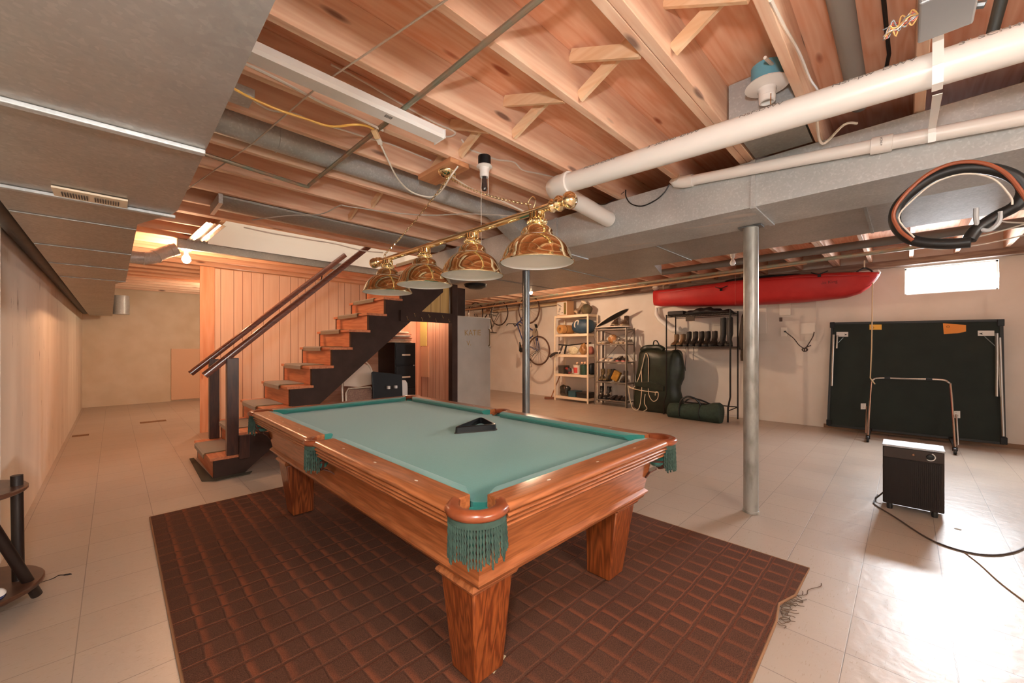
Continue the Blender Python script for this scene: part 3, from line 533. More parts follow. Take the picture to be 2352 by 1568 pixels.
build('clamp', MB().obox((1.99,-.178,2.50), .03,.02,.03), steel, jb); build('clamp', MB().tube([(2.08,-.166,2.47),(2.08,-.19,2.46)], .012, 8), steel, jb)
cb = [('e07a6a','reddish wire nut'),('f0c27a',None),('e8e4dc',None),('8f959c',None)]
for i, (c, l) in enumerate(cb):
    R_ = random.Random(i); p0 = V((1.93,-.03,2.43)); b = MB()
    for k in range(3):
        q = [p0]+[p0+V((R_.uniform(-.03,.03), .012*(j+1)*1.1+.01*i*.3, -.004*j+R_.uniform(-.018,.018))) for j in range(6)]
        b.tube(cr(q, 4), .0022, 5)
    build('loose_wire', b, mat('wire_%d' % i, c, .5), jb, label=l)

wire(cr([atx(u,v,3.045) for u,v in ((1437,436),(1438,452),(1450,468),(1475,473),(1505,460),(1525,443),(1537,424))]), .005, black_rubber, 'black wire hanging in a loop on the face of the trunk duct')
wire(cr([atx(u,v,3.043) for u,v in ((1360,462),(1385,470),(1410,458),(1434,440))]), .003, black_rubber, 'thin black wire on the trunk duct near the drain pipe branch')
solo('metal_plate', MB().box(.30,.49,2.27,2.40,2.525,2.567), zinc, 'small galvanised metal box by the left duct under the yellow cord', 'plate', smooth=0, bevel=.004)
# ---------------------------------------------------------------- rug
rg_ = [(.19,.60),(.21,.43),(1.2,.415),(2.20,.435),(2.36,.455),(2.50,.41),(2.862,.40),(2.858,2.2),(2.845,4.085),(1.1,4.08),(.195,4.07),(.188,2.2)]
rug = thing('area_rug', 'dark brown rug with a sculpted square grid under the pool table', 'rug', (1.5, 2.2, 0))
build('pile', MB().prism(rg_, 'z', .001, .013), rug_mat(), rug, smooth=0)
build('binding', MB().tube([(x,y,.008) for x,y in rg_], .007, 6, True), mat('rug_binding', '8a6242', .9), rug)
fr = MB(); Rr = random.Random(3)
for i in range(26):
    t = i/25; p = V((2.20+.3*t, .43-.01*math.sin(t*9), .008)); q = [p]
    for k in range(4): q.append(q[-1]+V((Rr.uniform(-.02,.03), Rr.uniform(-.025,.008), 0)))
    q = [V((a.x,a.y,max(.005,.008-.001*j))) for j,a in enumerate(q)]; fr.tube(cr(q,3), .0018, 4)
fr.tube(cr([(2.5,.41,.01),(2.56,.37,.004),(2.62,.37,.004),(2.70,.33,.004),(2.74,.33,.004)],4), .002, 4)
build('frayed_threads', fr, mat('frayed_thread', '5a4636', .9), rug, label='frayed loose threads at one corner')

# ---------------------------------------------------------------- pool table
TX0, TX1, TY0, TY1, TZ = .745, 2.235, .90, 3.69, .80; TCX, TCY = (TX0+TX1)/2, (TY0+TY1)/2
pt = thing('pool_table', 'oak pool table with teal cloth and green fringed pockets', 'pool table', (TCX, TCY, 0))
RW, CW = .108, .165          # wood width, cushion nose distance from the outer edge
# playing bed, cut away at the six pockets
bedp = []
i0 = .135
def arcpts(c, r, a0, a1, n): return [(c[0]+r*math.cos(math.radians(a0+(a1-a0)*k/n)), c[1]+r*math.sin(math.radians(a0+(a1-a0)*k/n))) for k in range(n+1)]
PC = .075; PRr = .062
cor = [((TX0+PC+.012,TY0+PC+.012), 100, -10), ((TX1-PC-.012,TY0+PC+.012), 190, 80), ((TX1-PC-.012,TY1-PC-.012), 280, 170), ((TX0+PC+.012,TY1-PC-.012), 370, 260)]
def bedpoly():
    o = []
    o += [(TX0+i0+.03, TY0+i0)]
    o += [(TX1-i0-.03, TY0+i0), (TX1-i0, TY0+i0+.03)]
    o += [(TX1-i0, TCY-.07)] + arcpts((TX1-.06,TCY), .07, 250, 110, 8) + [(TX1-i0, TCY+.07)]
    o += [(TX1-i0, TY1-i0-.03), (TX1-i0-.03, TY1-i0)]
    o += [(TX0+i0+.03, TY1-i0), (TX0+i0, TY1-i0-.03)]
    o += [(TX0+i0, TCY+.07)] + arcpts((TX0+.06,TCY), .07, 70, -70, 8) + [(TX0+i0, TCY-.07)]
    o += [(TX0+i0, TY0+i0+.03)]
    return o
build('bed_cloth', MB().prism(bedpoly(), 'z', .735, .762), felt, pt, smooth=0)
build('slate_frame', MB().box(TX0+.16,TX1-.16,TY0+.16,TY1-.16,.69,.735), oak_y, pt, smooth=0)
# rails: cross-section (t inward from the outer edge, z)
wprof = [(.108,.800),(.024,.800),(.012,.797),(.004,.789),(.0,.780),(.003,.772),(.009,.769)]
for k in range(3):
    z0 = .766-.019*k; t0 = .008+.007*k
    wprof += [(t0+.009, z0), (t0+.001, z0-.003), (t0-.003, z0-.009), (t0+.0, z0-.0145), (t0+.010, z0-.0175)]
wprof += [(.034,.708),(.108,.708)]
cprof = [(.107,.800),(.150,.797),(.163,.791),(.166,.783),(.152,.765),(.107,.757)]
pearl = mat('pearl_inlay', 'f2ead9', .25)
def rail(axis, sgn, a0, a1, gap0, gap1, sights):
    """axis 'x': runs along x; sgn +1: outer edge on the low side. gap: how far the cushion end slants toward the pocket"""
    def P(a, t, z):
        if axis == 'x': return V((a, (TY0+t) if sgn > 0 else (TY1-t), z))
        return V(((TX0+t) if sgn > 0 else (TX1-t), a, z))
    r = build('rail', MB().loft([[P(a,t,z) for t,z in wprof] for a in (a0, a1)]), oak_x if axis == 'x' else oak_y, pt, smooth=50)
    ring = lambda a, g: [P(a + g*max(0,(t-.107)/.059), t, z) for t,z in cprof]
    n = 5; rs = [ring(a0+.002, gap0)] + [ring(a0+(a1-a0)*k/n, 0) for k in range(1, n)] + [ring(a1-.002, -gap1)]
    build('cushion', MB().loft(rs), felt_dark, r, smooth=40)
    for s_ in sights:
        c = P(s_, .055, .8004); build('sight_inlay', MB().ell(c, .011 if axis=='x' else .005, .005 if axis=='x' else .011, .0006, 10, 4), pearl, r)
C0 = .150
L3 = (TY1-TY0-.13); q = L3/8
for sgn in (1, -1):
    rail('y', sgn, TY0+C0, TCY-.068, .10, .03, [TY0+.07+q*k for k in (1,2,3)])
    rail('y', sgn, TCY+.068, TY1-C0, .03, .10, [TCY+q*k for k in (1,2,3)])
    rail('x', sgn, TX0+C0, TX1-C0, .10, .10, [TCX+q*k for k in (-1,0,1)])
# corner and side pockets
def pocket(c, ang, side=False):
    """c: pocket centre; ang: outward direction (degrees)"""
    c = V((c[0], c[1], 0)); half = 112 if not side else 86; R = .080 if not side else .064
    A_ = [math.radians(ang-half+2*half*k/18) for k in range(19)]
    ring = []
    for k, a in enumerate(A_):
        d = V((math.cos(a), math.sin(a), 0)); e_ = 1.0
        sec = [(-.018,.797),(.000,.802),(.013,.800),(.023,.792),(.025,.780),(.019,.770),(.0,.765),(-.016,.769)]
        ring.append([c+d*(R+t)+V((0,0,z)) for t,z in sec])
    pk = build('pocket', MB().loft(ring), leather, pt, smooth=60, label='glossy brown leather pocket collar')
    fm = MB(); n = 31 if not side else 18; fr0 = math.radians(ang-half*.80); fr1 = math.radians(ang+half*.80); Rf = random.Random(int(c.x*100+c.y*10))
    def FP(a, r, z):
        d = V((math.cos(a), math.sin(a), 0)); return c+d*r+V((0,0,z))
    rf = R+.012
    fm.loft([[FP(fr0+(fr1-fr0)*k/14, rf+o, z) for o,z in ((-.004,.770),(.004,.770),(.004,.748),(-.004,.748))] for k in range(15)])
    for k in range(n):
        a = fr0+(fr1-fr0)*(k+.5)/n; ln = .118+Rf.uniform(-.012,.014)*(1.4 if k%5==0 else 1); dr = Rf.uniform(-.002,.006); da = Rf.uniform(-.012,.012)
        m_ = 14
        for ph in (0, PI):      # two twisted strands
            pts = []
            for j in range(m_+1):
                t = j/m_; w = ph+t*17; pts.append(FP(a+da*t, rf+dr*t, .754-ln*t)+V((.0022*math.cos(w), .0022*math.sin(w), 0)))
            fm.tube(pts, .0030, 4)
    build('fringe', fm, fringe_m, pk, label='green twisted cord fringe')
    nb = MB()
    for k in range(7):
        a = math.radians(ang-80+160*k/6); d = V((math.cos(a), math.sin(a), 0)); b = V((-d.y, d.x, 0))
        pts = [c+d*(R-.012)+V((0,0,.76)), c+d*(R-.006)+V((0,0,.71)), c+d*(R-.02)+b*.006+V((0,0,.665)), c+d*.035+V((0,0,.635)), c+d*.012+V((0,0,.628))]
        nb.tube(cr(pts,4), .0065, 6)
    nb.torus(c+V((0,0,.675)), R-.018, .007, (0,0,1), 20, 6)
    od = V((math.cos(math.radians(ang)), math.sin(math.radians(ang)), 0)); ob = V((-od.y, od.x, 0))
    nb.loft([[c+od*t+ob*w+V((0,0,z)) for w,z in ((-h,.628+zz),(h,.628+zz),(h,.621+zz),(-h,.621+zz))] for t,h,zz in ((-.01,.02,.0),(-.045,.024,-.018),(-.075,.034,-.045))])
    build('pocket_net', nb, leather_dk, pk, label='dark leather strap net')
    build('pocket_liner', MB().lathe([(.03,.64),(R-.022,.66),(R-.015,.70),(R-.015,.757)], c, 18), felt_dark, pk)
CO = .088
pocket((TX0+CO,TY0+CO), 225); pocket((TX1-CO,TY0+CO), 315); pocket((TX1-CO,TY1-CO), 45); pocket((TX0+CO,TY1-CO), 135)
pocket((TX0+.062,TCY), 180, True); pocket((TX1-.062,TCY), 0, True)
def rect(ins, z): return [V((TX0+ins,TY0+ins,z)), V((TX1-ins,TY0+ins,z)), V((TX1-ins,TY1-ins,z)), V((TX0+ins,TY1-ins,z))]
# slanted apron: four boards, each a mesh of its own
ap = [(.104,.712),(.140,.512),(.132,.505),(.124,.497),(.124,.488),(.130,.482),(.138,.476),(.144,.462),(.172,.462),(.172,.712)]
for k, m_ in enumerate((oak_x, oak_y, oak_x, oak_y)):
    ra, rb = [rect(t,z)[k] for t,z in ap], [rect(t,z)[(k+1)%4] for t,z in ap]
    build('apron_board', MB().loft([ra, rb]), m_, pt, smooth=25)
for sx in (0, 1):
    for sy in (0, 1):
        cx = 1.035 if sx == 0 else 1.985; cy = 1.225 if sy == 0 else 3.375; sgx = 1 if sx == 0 else -1; sgy = 1 if sy == 0 else -1
        sq = lambda h, z, ox=0, oy=0: [V((cx+ox+a*h, cy+oy+b*h, z)) for a,b in ((-1,-1),(1,-1),(1,1),(-1,1))]
        ox = -.022*sgx; oy = -.02*sgy
        lg = build('leg', MB().loft([sq(.072,.016), sq(.074,.03), sq(.100,.405,ox,oy)]), oak_z, pt, smooth=20, bevel=.006)
        build('leg_moulding', MB().loft([sq(.100,.405,ox,oy), sq(.112,.412,ox,oy), sq(.117,.424,ox,oy), sq(.112,.434,ox,oy), sq(.104,.440,ox,oy), sq(.104,.462,ox,oy)]), oak_x, lg, smooth=40)
        if sy == 0: build('cardboard_shim', MB().obox((cx+.062, cy-.035+.02*sx, .0152), .10, .05, .0022, (0,0,.3)), mat('shim_card', 'cbb892', .9), lg, smooth=0)
tr = [(1.475,1.985),(1.755,1.87),(1.862,2.165)]
tc_ = V((sum(p[0] for p in tr)/3, sum(p[1] for p in tr)/3, .7625)); rk = thing('rack_triangle', 'black plastic triangle ball rack lying on the teal cloth', 'ball rack', tuple(tc_))
def rtri(ins, r, z):
    o = []
    for k in range(3):
        p, a, b = V((*tr[k],0)), V((*tr[k-1],0)), V((*tr[(k+1)%3],0)); u, w = (a-p).normalized(), (b-p).normalized(); bi = (u+w).normalized(); p = p+bi*ins*2
        for j in range(7): t = j/6; o.append(p+(u*(1-t)**2+w*t*t)*r + V((0,0,z)))
    return o
ro, rin = [rtri(.0,.05,.763), rtri(.002,.05,.800), rtri(.006,.05,.803)], [rtri(.014,.04,.803), rtri(.016,.04,.763)]
build('frame', MB().loft(ro+rin, loop=True), black_plastic, rk, smooth=40)
build('lower_lip', MB().loft([rtri(-.004,.052,.7625), rtri(-.004,.052,.768), rtri(.0,.05,.768), rtri(.0,.05,.7625)], loop=True), mat('lip_wear', '2e2a24', .5), rk)

# ---------------------------------------------------------------- billiard lamp
LX = 1.5
bl_ = thing('billiard_lamp', 'polished brass bar lamp with four bell shades above the pool table', 'hanging lamp', (LX, 2.08, 1.72))
bz = lambda y: 1.985+.018*(2.95-y)/1.7*0
build('bar', MB().tube([(LX,1.22,1.985),(LX,2.97,1.985)], .0185, 20), brass, bl_)
fin = [(.0185,0),(.030,.004),(.033,.014),(.024,.024),(.020,.030),(.033,.038),(.038,.052),(.033,.066),(.020,.074),(.020,.082),(.034,.092),(.041,.108),(.040,.122),(.028,.138),(.010,.145),(.002,.146)]
build('finial', MB().lathe(fin, (LX,1.225,1.985), 24, (0,-1,0)), brass, bl_); build('finial', MB().lathe(fin, (LX,2.965,1.985), 24, (0,1,0)), brass, bl_)
so = [(.186,.000),(.188,.004),(.186,.008),(.180,.012),(.174,.030),(.164,.055),(.148,.082),(.126,.106),(.104,.122),(.088,.130),(.084,.134),(.083,.142),(.080,.158),(.070,.172),(.055,.182),(.040,.188),(.035,.192)]
si = [(r-.003, z+.0015 if i > 2 else z+.001) for i,(r,z) in enumerate(so)]
def shade(y):
    c = (LX, y, 1.722)
    s_ = build('shade', MB().lathe(so, c, 48), brass, bl_, smooth=50)
    build('shade_lining', MB().lathe(si, c, 48), enamel, s_, smooth=60, label='white enamelled inside of the shade')
    g = MB().lathe([(.034,.192),(.044,.196),(.047,.203),(.040,.210),(.038,.214),(.041,.218),(.036,.224),(.035,.250),(.030,.254)], c, 28)
    for k in range(14): a = 2*PI*k/14; g.ell((c[0]+.046*math.cos(a), c[1]+.046*math.sin(a), c[2]+.204), .007,.007,.010, 6, 5); g.tube([(c[0]+.037*math.cos(a), c[1]+.037*math.sin(a), c[2]+.222),(c[0]+.037*math.cos(a), c[1]+.037*math.sin(a), c[2]+.25)], .0035, 5)
    build('gallery', g, brass, s_, label='pierced brass gallery collar'); build('bulb', MB().ell((LX,y,1.81), .03,.03,.042,14,8), bare_bulb, s_)
for y in (1.315, 1.825, 2.335, 2.855): shade(y)
CAN = V((1.655, 2.29, 2.53))
build('canopy', MB().lathe([(.002,-.034),(.02,-.033),(.045,-.026),(.060,-.014),(.066,0),(.066,.004)], CAN, 28), brass, bl_)
hk = MB().torus(CAN+V((0,0,-.042)), .011, .0025, (1,0,0)); build('canopy_hook', hk.torus(CAN+V((.045,-.02,-.03)), .012, .0025, (0,1,.3)), brass, bl_)
def chain(p, q, sag, parent):
    p, q = V(p), V(q); n = int((q-p).length/.021); b = MB()
    P = [p+(q-p)*(k/n)-V((0,0,sag*4*(k/n)*(1-k/n))) for k in range(n+1)]
    for k in range(n):
        a, c = P[k], P[k+1]; d = (c-a).normalized(); u = d.orthogonal().normalized(); w = d.cross(u)
        s1 = (u+w).normalized() if k % 2 else (u-w).normalized()
        m = (a+c)/2; pts = [m+d*(.0145*math.cos(2*PI*j/8))+s1*(.0065*math.sin(2*PI*j/8)) for j in range(8)]
        b.tube(pts, .0018, 5, True)
    build('chain', b, brass, parent)
chain(CAN+V((0,0,-.05)), (LX,2.90,2.028), .02, bl_); chain(CAN+V((.02,-.02,-.05)), (LX,1.36,2.028), .025, bl_)
build('bar_loop', MB().torus((LX,2.90,2.014), .014, .003, (1,0,0)).tube(cr([(LX,1.34,2.0),(LX,1.325,2.04),(LX,1.345,2.065),(LX,1.375,2.04),(LX,1.365,2.0)]), .003, 6), brass, bl_)
build('lamp_cord', MB().tube(cr([CAN+V((.01,-.03,-.03)), (1.63,2.0,2.33), (1.58,1.7,2.17), (LX,1.40,2.0)]), .0045, 6).tube(cr([atz(870,322,2.50), atz(890,365,2.47), atz(915,412,2.44), atz(948,442,2.42), atz(990,452,2.41), atz(1012,440,2.42), atz(1035,405,2.46), atz(1052,382,2.52)]), .0055, 6), white_cable, bl_, label='white lamp cord hanging in a loop')
build('cord_plug', MB().bar(atz(866,312,2.51), atz(874,330,2.495), .026, .02), white_cable, bl_, bevel=.003)
solo('mounting_board', MB().obox((1.66, 2.35, 2.552), .16, .40, .034), wood('mount_board', 'cf9a70', 'b87a52', 1, 1, .6, 4), 'pale board nailed under the joists behind the brass canopy', 'board', smooth=0, bevel=.002)
# ---------------------------------------------------------------- staircase
SY0, SY1 = 4.87, 5.90
st = thing('staircase', 'steep open wooden staircase with olive carpet pads on its treads', 'stairs', (1.8, 5.4, 0))
RIS, RUN, X0 = .2187, .2277, .665
NT = 12
def sx(k): return X0+RUN*(k-1)          # nose of tread k
def sz(k): return .205+RIS*(k-1)
def stringer(y0, y1):
    poly = [(X0+.03, 0.001)]
    for k in range(1, NT+1): poly += [(sx(k)+.03, sz(k)-.03), (sx(k+1)+.03, sz(k)-.03)]
    xe = sx(NT+1)+.03; poly += [(xe, sz(NT)-.5)]
    poly += [(.98, .03), (.95, .001)]
    return MB().prism(poly, 'y', y0, y1)
build('stringer', stringer(SY0-.025, SY0+.025), dark_paint, st, smooth=0, label='dark painted saw-tooth stringer')
build('stringer', stringer(SY1-.02, SY1+.02), dark_paint, st, smooth=0, label='dark painted saw-tooth stringer')
for k in range(1, NT+1):
    x, z = sx(k), sz(k)
    build('riser', MB().box(x+.03, x+.048, SY0+.026, SY1-.021, z-RIS+ (.003 if k > 1 else .003), z-.031), riser_wood, st, smooth=0)
    t = build('tread', MB().box(x, x+RUN+.05, SY0-.03, SY1+.02, z-.03, z), riser_wood, st, smooth=0, bevel=.004)
    pd_ = MB(); w0, w1 = 5.09, 5.72; j = .004*((k*7)%5-2)
    prof = [(x+RUN+.025, z+.001), (x+.0, z+.001), (x-.012, z-.008), (x-.014, z-.045), (x-.020, z-.045), (x-.021, z-.004), (x-.006, z+.011), (x+RUN+.025, z+.010)]
    pd_.prism(prof, 'y', w0+j, w1+j); build('carpet_pad', pd_, carpet_pad, t, smooth=30)
for y, xs, zs, lab in ((SY0+.02, .63, 1.02, 'front'), (SY1-.0, .63, .99, 'rear')):
    sl = .936; xe = 2.42
    pr = []
    for x in (xs, xe):
        z = zs+sl*(x-xs); a = math.atan(sl)
        pr.append([V((x-math.sin(a)*v, y+u, z+math.cos(a)*v)) for u, v in ((-.022,-.03),(.022,-.03),(.028,.0),(.024,.025),(.012,.034),(-.012,.034),(-.024,.025),(-.028,.0))])
    build('handrail', MB().loft(pr), handrail_wood, st, smooth=50)
    yy = y-.03 if lab == 'front' else y
    nx = .80
    build('newel_post', MB().box(nx, nx+.10, yy-.04, yy+.04, .209, zs+sl*(nx+.0-xs)+.01), dark_wood, st, smooth=0, bevel=.004)
build('newel_foot', MB().box(.90, .99, SY0-.07, SY0-.026, .16, .40), dark_wood, st, smooth=0, bevel=.004)
build('rail_bracket', MB().tube(cr([(2.1,SY1+.06,2.22),(2.1,SY1+.05,2.27),(2.1,SY1+.01,2.33)]), .008, 6), dark_metal, st)
# loose pad under the first step, stair-front woodwork, post
solo('floor_mat', MB().prism([(.60,4.83),(.62,5.9),(.66,5.9),(.69,4.86),(1.02,4.84),(.98,4.76),(.70,4.74)], 'z', .001, .008), mat('dark_green_pad', '4a4436', .95), 'dark flat pad sticking out around the bottom of the staircase', 'mat', smooth=0)
rl = thing('hook_rail', 'dark brown board with coat hooks under the stair landing', 'coat rack', (3.1, 4.88, 1.7))
build('board', MB().box(2.72, 3.58, 4.812, 4.840, 1.655, 1.80), dark_paint, rl, smooth=0)
for i in range(7):
    x = 2.80+i*.115; z = 1.765 if i % 2 else 1.715
    build('hook', MB().tube(cr([(x,4.811,z),(x,4.792,z-.004),(x,4.777,z-.035),(x,4.767,z-.045),(x,4.757,z-.03)],4), .005, 6), brass, rl)
struct('wall_stair_panel', MB().prism([(2.93,1.80),(3.58,1.80),(3.58,2.30),(3.40,2.30)], 'y', 4.90, 4.91), panel_mat('yellow_panel', 'e3bf7c', 'cda25e', '6b4a26', 0, ((0,.16),)), smooth=0, label='yellowish panelling closing the top of the stair cupboard', cat='wall')
solo('support_post', MB().box(3.585, 3.685, 4.83, 4.93, .001, 2.245), dark_paint, 'dark brown painted wooden post beside the grey refrigerator', 'post', smooth=0, bevel=.004)
# under the stairs
struct('wall_stair_cupboard', MB().box(3.32, 3.95, 6.06, 6.10, 0, 2.29).box(3.71, 3.745, 4.95, 6.06, 0, 1.79), panel_mat('pink_boards', 'f0bea0', 'e3a584', '9a4e30', 1, ((0,.17),(.06,.41))), smooth=0, label='pink board wall at the back of the stair cupboard', cat='wall')
struct('wall_stair_back', MB().prism([(1.02,.002),(1.02,.06),(3.2,2.12),(3.31,2.12),(3.31,.002)], 'y', 5.945, 5.965), wood('salmon_board', 'd9a080', 'c4845f', 0, .8, .6, 4), smooth=0, label='salmon board closing the back of the space under the stairs', cat='wall')
solo('door_edge', MB().box(3.345, 3.375, 5.96, 5.99, .001, 1.98), white_paint, 'narrow white upright batten beside the black filing cabinet', 'batten', smooth=0)
solo('wall_batten', MB().box(3.69, 3.708, atx(980,760,3.70).y, atx(966,760,3.70).y, 1.32, 1.78), mat('yellow_batten', 'ecd27c', .6), 'pale yellow board on the pink cupboard wall', 'board', smooth=0)
solo('wall_batten', MB().box(3.685, 3.708, atx(985,830,3.70).y, atx(969,830,3.70).y, .80, 1.31), mat('pink_batten', 'f0b48c', .6), 'lower pink board on the cupboard wall', 'board', smooth=0)
fc = thing('filing_cabinet', 'black steel filing cabinet under the stairs with papers on top', 'filing cabinet', (3.13, 5.67, 0))
blk = mat('black_cabinet', '15100e', .4, spec=.3)
build('body', MB().box(2.955, 3.305, 5.40, 5.93, .001, 1.365), blk, fc, smooth=0, bevel=.004)
for i in range(4):
    z = .03+i*.333
    dr = build('drawer', MB().box(2.967, 3.293, 5.385, 5.399, z, z+.318), blk, fc, smooth=0, bevel=.004)
    build('handle', MB().box(3.06, 3.20, 5.372, 5.385, z+.14, z+.165), mat('pale_handle', 'e3c9ae', .35, .5), dr, smooth=0, bevel=.003)
build('lock', MB().lathe([(.012,0),(.012,.006),(.004,.008)], (3.265,5.384,1.02), 10, (0,-1,0), True), chrome, fc)
R2 = random.Random(5)
for i in range(6):
    b = MB(); n = 14; z0 = 1.368+i*.029; pts = []
    cx, cy, w, d_ = 3.08+R2.uniform(-.03,.03), 5.62+R2.uniform(-.03,.03), .23-.01*(i%2), .19
    rr = [[V((cx+(w+R2.uniform(-.015,.015))*math.cos(2*PI*k/n)*(1.1 if k%3 else 1.2)*s_, cy+(d_+R2.uniform(-.015,.015))*math.sin(2*PI*k/n)*s_, z0+zz+(R2.uniform(0,.002)))) for k in range(n)] for zz, s_ in ((.0005,.97),(.008,1.02),(.018,1.02),(.0255,.96))]
    b.loft(rr); solo('folded_cloth', b, mat('cloth_%d' % i, ['e8c1a4','f0d8c4','d8987a','f4e4d2','e2a78a','efd0b6'][i], .9), 'folded pinkish cloth in the stack on the filing cabinet, %s' % ['at the very bottom','second from the bottom','third from the bottom','third from the top','second from the top','topmost of all'][i], 'cloth', 'folded cloths on the filing cabinet', smooth=60)
# folding chair leaning folded against the stairs
ch = thing('folding_chair', 'folded beige metal folding chair with a patterned seat under the stairs', 'chair', (2.35, 5.25, 0))
cm = mat('beige_enamel', 'dcc6b0', .4, .1); cy = lambda z: 5.20+.16*z
def fp(x, z): return (x, cy(z), z)
build('frame', MB().tube(cr([fp(2.14,.03),fp(2.14,.5),fp(2.15,.85),fp(2.19,1.02),fp(2.27,1.10),fp(2.37,1.115),fp(2.47,1.10),fp(2.55,1.02),fp(2.59,.85),fp(2.60,.5),fp(2.60,.03)],6), .014, 8), cm, ch)
build('backrest', MB().loft([[V(fp(x,z))+V((0,o,0)) for x,z in ((2.165,.78),(2.37,.755),(2.575,.78),(2.565,.95),(2.52,1.04),(2.45,1.08),(2.37,1.09),(2.29,1.08),(2.22,1.04),(2.175,.95))] for o in (-.008,.008)]), cm, ch, smooth=30)
build('seat', MB().loft([[V(fp(x,z))+V((0,o,0)) for x,z in ((2.20,.25),(2.55,.25),(2.565,.45),(2.555,.68),(2.52,.73),(2.22,.73),(2.19,.68),(2.18,.45))] for o in (-.034,-.012)]), mat('brown_seat_fabric', '9a7866', .85, 0, '7f5f50', 60), ch, smooth=30, bevel=.006, label='patterned brown seat pad')
build('seat_rim', MB().tube([V(fp(x,z))+V((0,-.024,0)) for x,z in ((2.19,.24),(2.56,.24),(2.575,.45),(2.565,.69),(2.525,.745),(2.215,.745),(2.18,.69),(2.17,.45))], .012, 6, True), cm, ch)
for x in (2.155, 2.585): build('rear_leg', MB().tube([(x, cy(.7)+.02, .7),(x, cy(0)+.07, .014)], .012, 8), cm, ch)
cb_ = thing('card_table', 'black folded board leaning under the stairs with two white clips', 'folded table', (2.75, 5.12, 0))
build('board', MB().loft([[V((x, 5.10+.1*z+o, z)) for x,z in ((2.50,.10),(2.93,.10),(2.955,.885),(2.94,.905),(2.52,.965),(2.50,.95))] for o in (0,.03)]), black_plastic, cb_, smooth=0, bevel=.006)
for x in (2.70, 2.81): build('clip', MB().box(x, x+.035, 5.125, 5.17, .715, .755), white_paint, cb_, smooth=0, bevel=.004, label='white plastic clip')
jg = thing('water_jug', 'white ribbed plastic jug peeping out behind the black folded board', 'jug', (3.02, 5.30, 0))
build('body', MB().loft([[V((3.02+.075*s_*math.copysign(abs(math.cos(t))**.5,math.cos(t)), 5.31+.06*s_*math.copysign(abs(math.sin(t))**.5,math.sin(t)), z)) for t in [2*PI*i/16 for i in range(16)]] for z,s_ in ((.002,.95),(.03,1),(.70,1),(.76,.95),(.80,.7),(.81,.5))]), enamel, jg, smooth=40)
build('handle', MB().tube(cr([(2.97,5.25,.79),(2.96,5.235,.72),(2.96,5.235,.62),(2.975,5.25,.58)],4), .01, 6), enamel, jg)
# refrigerator and box
rf = thing('refrigerator', 'old grey upright refrigerator with faded crayon scribble beside the brown post', 'refrigerator', (4.14, 5.3, 0))
gr = mat('fridge_grey', 'b7b0a6', .4, 0, 'aba49a', 3)
build('cabinet', MB().box(3.79, 4.49, 5.04, 5.62, .001, 1.80), gr, rf, smooth=0, bevel=.012)
dr_ = build('door', MB().box(3.79, 4.49, 4.975, 5.035, .08, 1.795), gr, rf, smooth=0, bevel=.014)
build('handle', MB().tube(cr([(4.44,4.975,1.60),(4.44,4.945,1.58),(4.44,4.943,1.42),(4.44,4.945,1.34),(4.44,4.975,1.32)],5), .009, 8), mat('worn_brass_handle', '8f7d5c', .35, .8), dr_)
build('latch', MB().tube(cr([(4.455,4.974,1.30),(4.46,4.955,1.29),(4.475,4.955,1.31)],4), .009, 6).box(4.43,4.455,4.968,4.975,1.60,1.66), chrome, dr_)
crayon = mat('tan_crayon', 'a5854f', .8)
text('KATIE', .13, (4.10,4.974,1.53), (1,0,.03), (0,0,1), crayon, rf, 'crayon_scribble'); text('V.', .11, (4.02,4.974,1.36), (1,0,.06), (0,0,1), crayon, rf, 'crayon_scribble')
solo('wooden_box', MB().box(3.70, 3.99, 5.03, 5.42, 1.802, 2.24), dark_paint, 'dark brown box standing on top of the grey refrigerator', 'box', smooth=0, bevel=.006)
solo('black_bowl', MB().lathe([(.01,2.18),(.10,2.185),(.16,2.215),(.175,2.25),(.165,2.25)], (3.86,4.62,0), 20, (0,0,1)), black_plastic, 'black round fitting under the trunk duct end beside the post', 'fitting')
# steel posts
def lally(x, y, z1, m, label, r):
    t = thing('steel_post', label, 'post', (x, y, 0), 'steel support posts')
    build('column', MB().lathe([(r,.012),(r,z1-.01)], (x,y,0), 28, (0,0,1), True), m, t)
    build('base_plate', MB().lathe([(r+.004,.001),(r+.004,.02),(r,.022)], (x,y,0), 28, (0,0,1), True), m, t)
    build('cap_plate', MB().box(x-.05,x+.05,y-.08,y+.08,z1-.01,z1-.001), steel, t, smooth=0)
lally(3.545, .868, 2.248, steel_paint, 'weathered grey steel post standing beside the rug and carrying the trunk duct', .052)
lally(3.68, 3.41, 2.30, steel, 'shiny steel post behind the far side of the pool table', .047)
# bulbs that are on
def glow(x, y, z, s, col, lab, r=.034):
    t = thing('light_bulb', lab, 'bulb', (x, y, z)); m = mat('glowing_glass', 'ffffff', .3, emit=col, es=s)
    build('globe', MB().lathe([(.002,-r*1.05),(r*.6,-r*.85),(r,-r*.1),(r*.85,r*.6),(r*.45,r*1.3),(r*.38,r*1.6)], (x,y,z), 20), m, t)
    build('socket', MB().lathe([(.016,r*1.5),(.02,r*1.6),(.024,r*2.4),(.05,r*2.5),(.05,r*2.9)], (x,y,z), 16, (0,0,1)), enamel, t)
